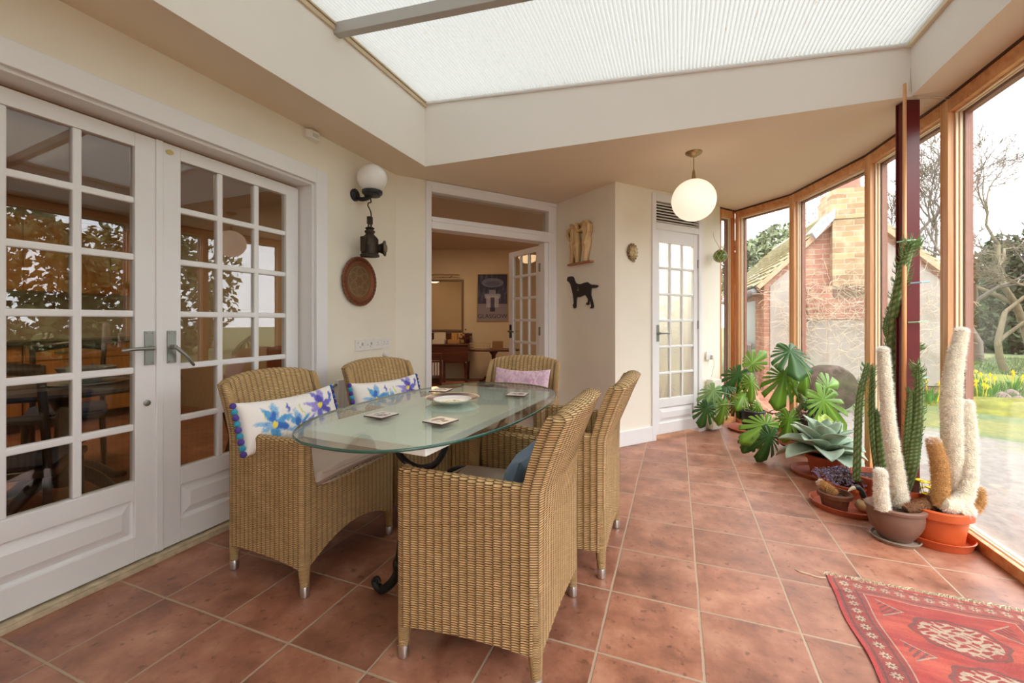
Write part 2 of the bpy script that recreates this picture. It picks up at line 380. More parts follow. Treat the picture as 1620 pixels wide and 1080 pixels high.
for x, dy in ((x0, 0), (x1, .05)):
    vs += [(x, y0+dy, zt(x)-b0), (x, y1+dy, zt(x)-b0), (x, y1+dy, zt(x)+.002), (x, y0+dy, zt(x)+.002)]
m.add(vs, [(0,1,2,3), (7,6,5,4), (0,4,5,1), (1,5,6,2), (2,6,7,3), (3,7,4,0)])
tag(m.obj('roof_beam', simple('grey beam paint', srgb(176,174,168), .5), bevel=.003), 'grey metal beam crossing under the roof blind', 'beam')
# architraves and frames of the French doors (window/door numbering: 1 left leaf, 2 right leaf, 3 doorway leaf, 4 far leaf)
m = MB(); af = -2.168
m.box(-2.19, af, FY0-.075, FY0+.02, 0, FZ+.075); m.box(-2.19, af, FY1-.02, FY1+.075, 0, FZ+.075); m.box(-2.19, af, FY0+.02, FY1-.02, FZ-.02, FZ+.075)
m.box(-2.33, -2.19, FY0, FY0+.03, 0, FZ); m.box(-2.33, -2.19, FY1-.035, FY1, 0, FZ); m.box(-2.33, -2.19, FY0+.03, FY1-.035, FZ-.035, FZ)
struct(m.obj('trim_5', M['white'], bevel=.003))
m = MB(); m.box(-2.33, -2.235, FY0+.03, FY1-.035, 0, .022); m.box(-2.262, -2.24, FY0+.03, FY1-.035, .022, .03)
struct(m.obj('trim_6', simple('worn threshold', srgb(196,180,150), .5, noise=.25, nscale=30), bevel=.002))
def leaf(name, W, H, cols, rows, stile, top, bot, thick, Mx, gl0, glz0, glz1, mat=None, panel=True, label=None, bar=.03, gmat=None):
    """glazed door leaf in local coordinates x 0..W, y 0..thick (face towards -y), z 0..H"""
    r = bpy.data.objects.new(name, None); COL.objects.link(r); r.matrix_world = Mx; r['kind'] = 'structure'
    mat = mat or M['white']; m = MB(); y0, y1 = 0, thick
    m.box(0, stile[0], y0, y1, 0, H); m.box(W-stile[1], W, y0, y1, 0, H)
    m.box(stile[0], W-stile[1], y0, y1, glz1, H)
    x0, x1 = stile[0], W-stile[1]
    if panel:
        m.box(x0, x1, y0, y1, 0, bot); m.box(x0, x1, y0, y1, glz0-.085, glz0)
    else: m.box(x0, x1, y0, y1, 0, glz0)
    m.obj('door_frame', mat, r, bevel=.003)
    cw = (x1-x0-(cols-1)*bar)/cols; rh = (glz1-glz0-(rows-1)*bar)/rows; m = MB()
    for i in range(cols-1): m.box(x0+cw*(i+1)+bar*i, x0+(cw+bar)*(i+1), y0+.004, y1-.004, glz0, glz1)
    for j in range(rows-1): m.box(x0, x1, y0+.0047, y1-.0047, glz0+rh*(j+1)+bar*j, glz0+(rh+bar)*(j+1))
    m.obj('glazing_bars', mat, r, bevel=.006)
    MB().box(x0+.001, x1-.001, thick*.5-.002, thick*.5+.002, glz0+.001, glz1-.001).obj('glass_pane', gmat or M['glassdoor'], r)
    if panel:
        m = MB(); pz0, pz1 = bot, glz0-.085; e = .035
        m.box(x0, x1, y0+.018, y1-.012, pz0, pz1)
        xi0, xi1, zi0, zi1 = x0+.012, x1-.012, pz0+.012, pz1-.012
        vs = [(xi0, .018, zi0), (xi1, .018, zi0), (xi1, .018, zi1), (xi0, .018, zi1), (xi0+e, .004, zi0+e), (xi1-e, .004, zi0+e), (xi1-e, .004, zi1-e), (xi0+e, .004, zi1-e)]
        m.add(vs, [(4,5,6,7), (0,1,5,4), (1,2,6,5), (2,3,7,6), (3,0,4,7)]); m.obj('raised_panel', mat, r)
    return r
def lever(parent, x, z, dirx, mat, tilt=0, y=0, plate=True, key='door_handle'):
    m = MB()
    if plate: m.box(x-.019, x+.019, y-.007, y, z-.078, z+.078)
    m.lathe([(.011, 0), (.011, .03), (.009, .034)], 14, M=Matrix.Translation((x, y-.005, z+.0)) @ Matrix.Rotation(PI/2, 4, 'X'))
    c, s = math.cos(tilt), math.sin(tilt)
    pts = [(x, y-.036, z), (x+dirx*.03*c, y-.042, z+.03*s), (x+dirx*.075*c, y-.044, z+.075*s), (x+dirx*.115*c, y-.040, z+.115*s-.004), (x+dirx*.122*c, y-.036, z+.122*s-.002)]
    m.tube(smoothpath(pts, 4), cols_along([.009, .0085, .008, .007, .005], 4), 10)
    for dx in (-.011, .011):
        for dz in (-.068, .068): m.sphere((x+dx, y-.007, z+dz), .003, 8, 4)
    return m.obj(key, mat, parent, auto=40)
# leaf local x runs along world Y; its -y face looks to +X (into this room)
def leafM(o, ang): return Matrix.Translation(Vector(o)) @ rotz(ang)
# rotation such that local x -> +Y, local -y -> +X : rotate by 90 deg gives x->+Y, y->-X
d1 = leaf('door_1', .795, 1.945, 3, 6, (.10, .092), .1, .142-.03, .042, leafM((-2.285, .467, .03), PI/2), 0, .394-.03, 1.91-.03)
d2 = leaf('door_2', .795, 1.945, 3, 6, (.098, .09), .1, .142-.03, .042, leafM((-2.285, 1.262, .03), PI/2), 0, .394-.03, 1.91-.03)
lever(d1, .795-.038, .964, -1, M['pewter']); lever(d2, .055, .964, 1, M['pewter'], tilt=-.85)
m = MB(); m.lathe([(.014, 0), (.014, .004), (.009, .006)], 20, M=Matrix.Translation((.795-.046, 0, .71)) @ Matrix.Rotation(PI/2, 4, 'X')); m.obj('lock_cylinder', M['pewter'], d1, auto=40)
m = MB(); m.lathe([(.012, 0), (.012, .003), (.006, .003)], 20, M=Matrix.Translation((.048, 0, 1.905)) @ Matrix.Rotation(PI/2, 4, 'X'), sx=1.4); m.obj('bolt_socket', simple('brass', (.5,.36,.14), .35, 1), d2, auto=40)
m = MB(); m.box(-.012, .018, -.008, 0, 0, 1.945); m.obj('meeting_bead', M['white'], d2, bevel=.003)
# wide doorway: frame and transom light
def S(s, off=0):
    p = lerp2(A, B, s); o = off2(A, B, off); return (p[0]+o.x, p[1]+o.y)
m = MB()
for a, b, z0, z1, of, w in ((.262, .313, 0, 2.31, -.015, .15), (1.60, 1.70, 0, 2.31, -.0, .12), (.313, 1.60, 2.245, 2.31, -.015, .15), (.313, 1.60, 1.925, 2.03, -.015, .15), (1.555, 1.60, 0, 1.925, .015, .105)):
    m.seg(S(a), S(b), w, z0, z1, off=of)
m.seg(S(1.588), S(1.66), .06, 2.03, 2.245, off=-.012); m.seg(S(.313), S(1.6), .02, 1.985, 2.0, off=-.026); m.seg(S(.262), S(1.69), .02, 2.30, 2.335, off=-.022)
struct(m.obj('trim_7', M['white'], bevel=.004))
w = MB().seg(S(.313), S(1.588), .004, 2.03, 2.245, off=.05).obj('window_1', M['glassdoor']); struct(w)
# open leaf of the wide doorway
hx, hy = S(1.565, .10); 
free = Vector((hx, hy))+Vector((-.335*.932-.53*.362, -.335*.362+.53*.932))
dirv = (free-Vector((hx, hy))).normalized(); a3 = math.atan2(dirv.y, dirv.x)
fr_ = Vector((hx, hy))+dirv*.63
d3 = leaf('door_3', .63, 1.90, 3, 6, (.085, .085), .08, .14, .038, leafM((fr_.x, fr_.y, .012), a3+PI), 0, .38, 1.84)
lever(d3, .04, .98, 1, M['blackm'], y=.0)
m = MB()
for z in (1.62, .95, .25): m.box(.608, .642, -.012, .003, z, z+.09)
m.obj('hinge', M['pewter'], d3, bevel=.001)
# far narrow door with vent above
def S3(s, off=0):
    p = lerp2(C3, D3, s); o = off2(C3, D3, off); return (p[0]+o.x, p[1]+o.y)
m = MB()
for a, b, z0, z1 in ((.442, .492, 0, 2.31), (1.094, 1.142, 0, 2.31), (.492, 1.094, 2.24, 2.31), (.492, 1.094, 1.98, 2.04)): m.seg(S3(a), S3(b), .135, z0, z1, off=-.018)
struct(m.obj('trim_8', M['white'], bevel=.004))
a4 = math.atan2(D3[1]-C3[1], D3[0]-C3[0])
o4 = S3(.495, -.004)
d4 = leaf('door_4', .596, 1.93, 3, 6, (.05, .058), .1, .147-.045, .038, leafM((o4[0], o4[1], .045), a4), 0, .379-.045, 1.856-.045, bar=.024)
lever(d4, .024, .955, 1, M['pewter'])
for z in (1.60, .99, .22):
    m = MB(); m.box(.590, .604, -.010, .004, z, z+.08); m.obj('hinge', M['pewter'], d4, bevel=.001)
v = bpy.data.objects.new('louvre_vent', None); COL.objects.link(v); v.matrix_world = leafM((S3(.492)[0], S3(.492)[1], 2.04), a4)
tag(v, 'cream slatted louvre vent above the narrow glazed door', 'vent')
MB().box(0, .602, .04, .05, 0, .2).obj('back_board', simple('vent back', (.05,.04,.03), .8), v)
for k in range(7):
    mm = MB(); mm.box(.005, .597, -.016, .016, -.0025, .0025, Matrix.Translation((0, .004, .018+k*.027)) @ Matrix.Rotation(math.radians(35), 4, 'X')); mm.obj('slat', M['well'], v)
# small white lobby behind the narrow door
m = MB(); m.seg(S3(.15, .95), S3(1.45, .95), .06, 0, 2.3); m.seg(S3(.15, .125), S3(.15, .95), .05, 0, 2.3); m.seg(S3(1.42, .95), S3(1.42, .125), .05, 0, 2.3)
m.prism([S3(.15, .125), S3(1.45, .125), S3(1.45, 1.0), S3(.15, 1.0)], 2.3, 2.335)
struct(m.obj('wall_lobby', simple('white lobby paint', (.8,.79,.74), .7)))
ld = bpy.data.lights.new('lobby fill light', 'AREA'); ld.energy = 9; ld.size = .35; ld.color = (1, .97, .92); lo = bpy.data.objects.new('lobby_fill_light', ld); COL.objects.link(lo); q_ = S3(.8, .5); lo.location = (q_[0], q_[1], 2.27)  # added area light, brightens the panes of the narrow door from behind
# skirting
m = MB(); m.seg(lerp2(C3, D3, -.0), lerp2(C3, D3, .442), .02, 0, .14, off=-.02); m.seg(lerp2(C3, D3, 1.142), W0, .02, 0, .14, off=-.02); m.seg(B, C3, .02, 0, .14, off=-.02)
struct(m.obj('baseboard_far', M['white'], bevel=.006))
m = MB(); m.box(-2.19, -2.17, FY1+.075, 2.93, 0, .14); m.seg(A, S(.262), .02, 0, .14, off=-.02)
struct(m.obj('baseboard_left', M['white'], bevel=.006))

# ------------------------------------------------------------------ the curved window wall
wn_pts = [W0, W1, W2, W3, W4, (1.40, 1.62), (1.40, .2), (1.40, -1.1), (1.40, YB)]
def mullion(p, dvec, big=.0):
    pass
for i in range(len(wn_pts)-1):
    a, b = wn_pts[i], wn_pts[i+1]
    r = bpy.data.objects.new('window_%d' % (i+2), None); COL.objects.link(r); r['kind'] = 'structure'
    vec = Vector(b)-Vector(a); Lw = vec.length; r.matrix_world = leafM((a[0], a[1], 0), math.atan2(vec.y, vec.x))
    # local x along the wall, +y outward
    tm = M['timber_dark'] if i == 0 else M['timber']
    hw = .05 if i else .03
    m = MB(); m.box(0 if i else -.03, hw, 0, .075, 0, CZ); 
    if i == 0: m.box(Lw-.035, Lw, .0, .075, 0, CZ)
    else: m.box(Lw-.018, Lw, 0, .075, 0, CZ)
    m.obj('mullion', tm, r, bevel=.003)
    x0, x1 = hw, Lw-(.035 if i == 0 else .018)
    m = MB(); m.box(x0, x1, .0, .075, 2.255, 2.325); m.obj('head_rail', [M['timber_h']], r, bevel=.002); MB().box(-.0, Lw, -.004, .08, 2.3255, 2.3395).obj('head_gap_shade', M['darkgap'], r)  # dark strip under the ceiling stands in for the shade of the joint
    m = MB(); m.box(x0, x1, -.012, .012, 0, .055); m.obj('sill_upstand', M['timber_h'], r, bevel=.002)
    m = MB(); m.box(x0, x1, .012, .085, 0, .042); m.obj('sill', M['sill'], r, bevel=.002)
    m = MB(); bd = .009
    for q in (.03, .048):
        m.box(x0, x0+bd, q, q+.012, .042, 2.255); m.box(x1-bd, x1, q, q+.012, .042, 2.255); m.box(x0+bd, x1-bd, q, q+.012, 2.255-bd, 2.255); m.box(x0+bd, x1-bd, q, q+.012, .042, .042+bd)
    m.obj('glazing_bead', M['bead'], r, bevel=.002)
    m = MB(); ow = .016
    m.box(x0, x0+ow, .066, .1, .05, 2.255); m.box(x1-ow, x1, .066, .1, .05, 2.255); m.box(x0+ow, x1-ow, .066, .1, 2.235, 2.255)
    m.obj('outer_frame', M['redbrown'], r, bevel=.002)
    MB().box(x0, x1, .06, .065, .05, 2.255).obj('glass_pane', M['glass'], r)
# ------------------------------------------------------------------ wicker armchairs
def wicker_mat(name='wicker weave', pu=.029, pv=.0076, base=(.74,.50,.24), lo=(.54,.35,.15)):
    m, nt, b = newmat(name)
    uv = N(nt, 'ShaderNodeUVMap'); sx = N(nt, 'ShaderNodeSeparateXYZ'); nt.links.new(uv.outputs[0], sx.inputs[0])
    u = math_(nt, 'DIVIDE', sx.outputs[0], pu); cu = math_(nt, 'FLOOR', u); fu = math_(nt, 'FRACT', u)
    par = math_(nt, 'MULTIPLY', math_(nt, 'FRACT', math_(nt, 'MULTIPLY', cu, .5)), 1.0)
    v = math_(nt, 'ADD', math_(nt, 'DIVIDE', sx.outputs[1], pv), par); cv = math_(nt, 'FLOOR', v); fv = math_(nt, 'FRACT', v)
    t = math_(nt, 'MULTIPLY_ADD', fv, 2.0, -1.0); s = math_(nt, 'SQRT', math_(nt, 'SUBTRACT', 1.0, math_(nt, 'MULTIPLY', t, t), clamp=True))
    c = math_(nt, 'POWER', math_(nt, 'SINE', math_(nt, 'MULTIPLY', fu, PI)), .6)
    h = math_(nt, 'MULTIPLY', s, math_(nt, 'MULTIPLY_ADD', c, .55, .45))
    cb = N(nt, 'ShaderNodeCombineXYZ'); nt.links.new(cu, cb.inputs[0]); nt.links.new(cv, cb.inputs[1])
    wn_ = N(nt, 'ShaderNodeTexWhiteNoise'); nt.links.new(cb.outputs[0], wn_.inputs['Vector'])
    tc = N(nt, 'ShaderNodeTexCoord'); no = N(nt, 'ShaderNodeTexNoise', Scale=9.0, Detail=4.0); nt.links.new(tc.outputs['Object'], no.inputs['Vector'])
    f = math_(nt, 'ADD', math_(nt, 'MULTIPLY', wn_.outputs['Value'], .6), math_(nt, 'MULTIPLY_ADD', no.outputs['Fac'], 1.2, -.35), clamp=True)
    cc = mixc(nt, f, lo, base)
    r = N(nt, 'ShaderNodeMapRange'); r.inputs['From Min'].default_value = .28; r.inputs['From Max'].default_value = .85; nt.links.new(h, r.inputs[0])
    nt.links.new(mixc(nt, r.outputs[0], (.09,.048,.018), cc), b.inputs['Base Color'])  # shade between the strands is put into the colour as dark gaps
    b.inputs['Roughness'].default_value = .5; b.inputs['Specular IOR Level'].default_value = .35
    bp = N(nt, 'ShaderNodeBump'); bp.inputs['Strength'].default_value = .9; bp.inputs['Distance'].default_value = .006; nt.links.new(h, bp.inputs['Height']); nt.links.new(bp.outputs[0], b.inputs['Normal'])
    return m
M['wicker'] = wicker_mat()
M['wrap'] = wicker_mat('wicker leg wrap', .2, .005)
M['pad'] = simple('beige seat pad cloth', srgb(192,172,158), .85, noise=.04, nscale=14, bump=.12, bscale=300, spec=.15)
def sm(x, a, b):
    t = np.clip((x-a)/(b-a), 0, 1); return t*t*(3-2*t)
def chair_shell():
    PU = .029; XF, XB, HF, HB = .245, -.250, .298, .262; R = .035
    corners = [(XB, HB), (XF, HF), (XF, -HF), (XB, -HB)]
    dense = []; n = 4
    for i in range(4):
        p0 = np.array(corners[i-1], float); p1 = np.array(corners[i], float); p2 = np.array(corners[(i+1) % 4], float)
        a = p1+(p0-p1)/np.linalg.norm(p0-p1)*R; b = p1+(p2-p1)/np.linalg.norm(p2-p1)*R
        for k in range(13):
            t = k/12; dense.append((1-t)**2*a+2*t*(1-t)*p1+t*t*b)
    dense = np.array(dense); dense = np.vstack([dense, dense[:1]])
    ln = np.r_[0, np.cumsum(np.linalg.norm(np.diff(dense, axis=0), axis=1))]; L = ln[-1]
    ncol = 2*round(L/PU/2); nu = ncol*8; s = np.arange(nu)/nu*L
    ox = np.interp(s, ln, dense[:, 0]); oy = np.interp(s, ln, dense[:, 1])
    back = ox < XB+.075
    isback = ox <= XB+R*.9
    # top edge height
    zb = .860-.034*(np.abs(oy)/.26)**2.2; za = .612+.03*(ox+.19)
    wing = 1-sm(ox, XB+.045, XB+.062)
    top = np.where(ox < 0, za+(zb-za)*wing, za)
    fr = (ox > XF-.02)
    rail = .425+.205*sm(np.abs(oy), .215, .262)**1.5
    top = np.where(fr, np.minimum(za, rail), top)
    bot = np.where(fr, .125+.075*np.clip(1-(oy/.25)**2, 0, 1), np.where(isback, .115+.02*np.clip(1-(oy/.24)**2, 0, 1), .115+.012*np.clip(1-(ox/.22)**2, 0, 1)))
    hw = HB-.040+(HF-HB)*(ox-XB)/(XF-XB)
    ix = np.clip(ox, XB+.045, XF-.055); iy = np.clip(oy, -hw, hw)
    def place(px, py, z):
        px = np.asarray(px, float).copy(); py = np.asarray(py, float)
        bk = 1-sm(px, XB+.02, XB+.10)
        t = np.clip(z-.60, 0, None)
        lean = -(.24*t+.50*t*t)
        curve = -.030*np.clip(1-(py/.27)**2, 0, 1)*sm(z, .45, .75)
        flare = .012*np.clip(z-.3, 0, .3)/.3
        return np.stack([px+bk*(lean+curve), py*(1+flare*.3), z*np.ones_like(px)], -1)
    n1, n2, n3 = 40, 8, 16
    rows = []; vv = []
    for j in range(n1+1):
        z = bot+(top-bot)*j/n1; rows.append(place(ox, oy, z)); vv.append(z)
    Ot = place(ox, oy, top); It = place(ix, iy, np.where(back, top, top)); wd = np.linalg.norm(Ot-It, axis=1)
    for j in range(1, n2):
        w = j/n2; p = Ot*(1-w)+It*w; p[:, 2] += .016*math.sin(PI*w)**.7; rows.append(p); vv.append(top+wd*w)
    zi = .405
    for j in range(n3+1):
        z = top+(np.minimum(zi, top-.01)-top)*j/n3; rows.append(place(ix, iy, z)); vv.append(top+wd+(top-z))
    P = np.stack(rows, 1); V = np.stack(vv, 1); U = np.repeat(s[:, None], P.shape[1], 1)
    # normals and rib displacement
    du = np.roll(P, -1, 0)-np.roll(P, 1, 0); dv = np.gradient(P, axis=1); nn = np.cross(du, dv); nn /= np.linalg.norm(nn, axis=2, keepdims=True)+1e-9
    rib = np.abs(np.sin(PI*U/PU*(ncol*PU/L)))**.5
    P = P+nn*(rib*.0024)[..., None]
    U2 = U*(ncol*PU/L)
    front = fr
    reg = np.where(front, 2, np.where(isback | (back & False), 0, np.where(oy > 0, 1, 3)))
    # the wing of the backrest above the arm belongs to the back
    return P, U2, V, reg, ncol*PU
SH = chair_shell()
def shell_part(region, name, parent, wing=False):
    P, U, V, reg, LU = SH; nu, nv = reg.shape[0], P.shape[1]
    m = MB(); cols = [i for i in range(nu) if (reg[i] == region)]
    # contiguous runs, with wraparound
    idx = set(cols); faces = []; vid = {}; vs = []; uvs = []
    def vert(i, j, wrap):
        k = (i % nu, j, wrap)
        if k not in vid:
            vid[k] = len(vs); vs.append(P[i % nu, j]); uvs.append((U[i % nu, j]+(LU if wrap else 0), V[i % nu, j]))
        return vid[k]
    for i in cols:
        w = 1 if i+1 >= nu else 0
        for j in range(nv-1): faces.append((vert(i, j, 0), vert(i+1, j, w), vert(i+1, j+1, w), vert(i, j+1, 0)))
    m.v = [tuple(map(float, q)) for q in vs]; m.f = faces
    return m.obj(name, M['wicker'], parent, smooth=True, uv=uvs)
def pillow(w, h, t, n=28, nv=None, puff=.45, sag=0.0, seed=0):
    """cushion in the local x-z plane, thickness along y; returns MB, uv array (0..1), front mask"""
    nv = nv or max(12, int(n*h/w)); r = np.random.default_rng(seed); P = []; uv = []
    for side in (-1, 1):
        for i in range(n+1):
            for j in range(nv+1):
                a = -1+2*i/n; b = -1+2*j/nv
                e = max(0, (1-abs(a)**2.6))*max(0, (1-abs(b)**2.6)); th = e**puff*t*.5
                pin = 1-.05*(1-(1-abs(a)**4)*(1-.0))*0
                x = a*w/2*(1-.045*(1-b*b)*abs(a)**3); z = b*h/2*(1-.09*(1-a*a)*abs(b)**3)
                z -= sag*(1-a*a)*(b+1)/2
                wr = .0025*math.sin(a*9+b*4+seed)+.002*math.sin(a*4-b*11+seed*2)
                P.append((x, side*(th+wr*e), z)); uv.append((a*.5+.5, b*.5+.5))
    m = MB(); o = (n+1)*(nv+1)
    for s_ in (0, 1):
        for i in range(n):
            for j in range(nv):
                q = [s_*o+i*(nv+1)+j, s_*o+(i+1)*(nv+1)+j, s_*o+(i+1)*(nv+1)+j+1, s_*o+i*(nv+1)+j+1]
                m.f.append(tuple(q if s_ == 0 else q[::-1]))
    m.v = P; return m, np.array(uv), o
def make_chair(label, loc, rz):
    t = thing('wicker_armchair', label, 'chair', loc, rz, 'wicker armchairs around the glass table')
    shell_part(0, 'backrest', t); shell_part(1, 'armrest', t); shell_part(3, 'armrest', t); shell_part(2, 'front_rail', t)
    for sx, sy, hy in ((1, 1, .270), (1, -1, .270), (-1, 1, .238), (-1, -1, .238)):
        x = .222*sx if sx > 0 else -.226; y = hy*sy; m = MB()
        pts = [(x-sx*.004, y-sy*.003, .30), (x, y, .12), (x+sx*.004, y+sy*.002, .038)]
        m.tube(pts, [.026, .0235, .0175], 14); z = np.array([p[2] for p in m.v]); ang = np.arctan2([p[1]-y for p in m.v], [p[0]-x for p in m.v])
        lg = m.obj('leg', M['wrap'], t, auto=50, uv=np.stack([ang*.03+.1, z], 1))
        m = MB(); m.lathe([(.014, 0), (.0175, .003), (.0185, .042), (.0175, .044)], 16, c=(x+sx*.004, y+sy*.002, 0)); m.obj('foot_cap', M['chrome'], lg, auto=40)
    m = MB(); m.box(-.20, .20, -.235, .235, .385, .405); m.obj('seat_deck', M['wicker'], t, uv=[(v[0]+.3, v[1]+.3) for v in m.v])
    m, uv, o = pillow(.47, .46, .072, 30, 30, .11)
    m.v = [(z+.028, x, y+.455) for x, y, z in m.v]; pd = m.obj('seat_pad', M['pad'], t, smooth=True)
    m = MB(); rr_ = [(.262*abs(math.cos(q))**.34*(1 if math.cos(q) > 0 else -1)*.86+.028, .228*abs(math.sin(q))**.34*(1 if math.sin(q) > 0 else -1)) for q in np.linspace(0, 2*PI, 61)]
    for zz in (.432, .478): m.tube([(x, y, zz) for x, y in rr_], .0035, 6, cap=False)
    m.obj('piping', M['pad'], pd, smooth=True)
    return t
chairs = []
def put_chair(label, x, y, rz):
    if not chairs: c = make_chair(label, (x, y, 0), rz)
    else:
        c = copy_tree(chairs[0]); c.location = (x, y, 0); c.rotation_euler.z = rz; c['label'] = label
    chairs.append(c); return c
put_chair('wicker armchair nearest the camera, its woven side and back turned towards us', -.625, 1.462, PI)
put_chair('wicker armchair in front of the white French doors, wide iris cushion on it', -1.635, 1.572, 0)
put_chair('wicker armchair standing against the cream wall under the row of sockets', -1.555, 2.235, math.radians(-11.5))
put_chair('wicker armchair at the far end of the table, with the pink marbled cushion', -1.0, 2.53, -PI/2)
put_chair('wicker armchair right behind the nearest one, its curved back rising above it', -.535, 2.105, PI)

# ------------------------------------------------------------------ painted cloth patterns (albedo only)
def ell(u, v, cx, cy, a, l, w):
    c, s = math.cos(a), math.sin(a); x = (u-cx)*c+(v-cy)*s; y = -(u-cx)*s+(v-cy)*c
    return np.clip(1.0-((x/l)**2+(y/w)**2), 0, 1)
def blend(C, m, col, k=1.0):
    m = np.clip(m*k, 0, 1)[:, None]; return C*(1-m)+np.array(col)[None]*m
def vnoise(x, y, f, seed=0):
    r = np.random.default_rng(seed); out = np.zeros_like(x)
    for k in range(4):
        a = r.uniform(-1, 1, 2)*f*(1.6**k); b = r.uniform(-1, 1, 2)*f*(1.6**k); p = r.uniform(0, 6, 2)
        out += np.sin(a[0]*x+a[1]*y+p[0])*np.cos(b[0]*x+b[1]*y+p[1])/(1.3**k)
    return out
def iris(C, u, v, cx, cy, s, hue, rot=0):
    pal = {0: (srgb(96,170,214), srgb(60,110,190), srgb(150,196,226)), 1: (srgb(120,120,206), srgb(84,78,168), srgb(160,150,220))}[hue]
    for k, a in enumerate((80, 112, 168, 20, 268, 205, 335, 95)):
        a = math.radians(a+rot); l = s*(.66, .60, .56, .58, .56, .40, .44, .40)[k]; mm = ell(u, v, cx+math.cos(a)*l*.85, cy+math.sin(a)*l*.85, a, l, l*(.34, .30, .26, .30, .46, .5, .46, .5)[k])
        st = .5+.5*np.sin((u*math.sin(a)-v*math.cos(a))*260+vnoise(u, v, 40, k)*2)
        C = blend(C, mm, pal[(2, 0, 2, 0, 0, 2, 1, 1)[k]], 2.0); C = blend(C, mm*st*(.4+.6*(vnoise(u, v, 22, k) > .1)), pal[1], .85)
        C = blend(C, (mm > 0)*(mm < .12)*1.0, pal[1], .38)
    C = blend(C, ell(u, v, cx, cy, 0, s*.16, s*.2), srgb(236,214,90), 3)
    return C
def iris_cloth(uv):
    u0 = uv[:, 0]*2.1; v0 = uv[:, 1]; u = u0+.018*vnoise(u0, v0, 16, 31)+.007*vnoise(u0, v0, 50, 33); v = v0+.018*vnoise(u0, v0, 16, 32)+.007*vnoise(u0, v0, 50, 34); C = np.tile(np.array(srgb(236,232,226)), (len(u), 1)); n = vnoise(u, v, 14, 3)
    C = blend(C, np.clip(n-1.2, 0, 1), srgb(206,206,220), .5)
    for x0, b in ((.28, .1), (.62, -.12), (1.02, .08), (1.72, .1)):
        C = blend(C, np.clip(1-np.abs(u-(x0+b*(v-.2)+.05*np.sin(v*5)))/.022, 0, 1)*(v < .75), srgb(196,208,110), .9)
    C = iris(C, u, v, .48, .44, .37, 0); C = iris(C, u, v, .98, .30, .30, 0, 20); C = iris(C, u, v, 1.52, .60, .38, 1, -10)
    C = blend(C, ell(u, v, 1.9, .78, 1.0, .14, .05), srgb(90,110,200), 2); C = blend(C, ell(u, v, .80, .72, 1.6, .13, .03), srgb(110,110,190), 2)
    C = blend(C, ell(u, v, 1.22, .35, .7, .22, .045), srgb(120,130,200), 1.5)
    return C
def pink_cloth(uv):
    u = uv[:, 0]*2.2; v = uv[:, 1]; C = np.tile(np.array(srgb(226,196,210)), (len(u), 1)); n = vnoise(u, v, 7, 11)+.5*vnoise(u, v, 17, 12)
    C = blend(C, np.clip(np.sin(n*2.6), 0, 1), srgb(200,160,190), .7); C = blend(C, np.clip(1-np.abs(np.sin(n*1.9+1))*7, 0, 1), srgb(168,120,160), .9)
    C = blend(C, np.clip(1-np.abs(np.sin(n*1.2+2))*9, 0, 1), srgb(206,110,120), .7); C = blend(C, np.clip(np.sin(n*1.4+4)-.7, 0, 1), srgb(150,160,200), 1.4)
    C = blend(C, np.clip(vnoise(u, v, 5, 15)-.9, 0, 1), srgb(240,226,230), .8); return C
def cushion_obj(name, label, fn, w, h, t, loc, rot, pom=False, n=150, sd=1, group=None, base=None):
    root = thing(name, label, 'cushion', loc, 0, group); root.rotation_euler = rot
    m, uv, o = pillow(w, h, t, n, int(n*h/w), .42, .01, sd)
    c = fn(uv) if fn else np.tile(np.array(base), (len(uv), 1))
    m.obj('cushion_cover', M['cloth'], root, smooth=True, col=c)
    if pom:
        cols_ = [srgb(70,60,150), srgb(40,100,170), srgb(50,150,180), srgb(80,60,150), srgb(60,80,190)]
        for sx in (-1, 1):
            for k in range(9):
                z = -h/2+.012+k*(h-.024)/8; m = MB(); m.sphere((sx*(w/2+.004), 0, z), .0135, 10, 6)
                m.obj('pompom', pom_m[(k*2+(sx > 0)) % 4], root, smooth=True)
    return root
M['cloth'] = attr_mat('printed cushion cloth', .85, .15, 500, .2)
pom_m = [simple('pompom wool %s' % n, c, .95, bump=.6, bscale=400) for n, c in (('violet', srgb(86,70,160)), ('blue', srgb(40,96,176)), ('teal', srgb(60,160,190)), ('indigo', srgb(58,52,128)))]
cushion_obj('iris_cushion', 'long white cushion printed with blue irises, on the chair before the French doors', iris_cloth, .54, .235, .13, (-1.735, 1.53, .655), (math.radians(-18), 0, PI/2), True, sd=1)
cushion_obj('iris_cushion', 'long white cushion printed with blue irises, on the chair under the wall sockets', iris_cloth, .52, .22, .13, (-1.69, 2.205, .65), (math.radians(-18), 0, PI/2-.2), True, sd=2)
cushion_obj('pink_cushion', 'pale pink and lilac marbled cushion on the far end chair', pink_cloth, .395, .27, .11, (-.975, 2.67, .67), (math.radians(-20), 0, 0), False, sd=3)
cushion_obj('blue_cushion', 'slate blue cushion corner showing behind the arm of the nearest chair', None, .40, .20, .12, (-.50, 1.46, .575), (math.radians(-20), 0, -PI/2), False, n=30, sd=4, base=srgb(96,120,146))

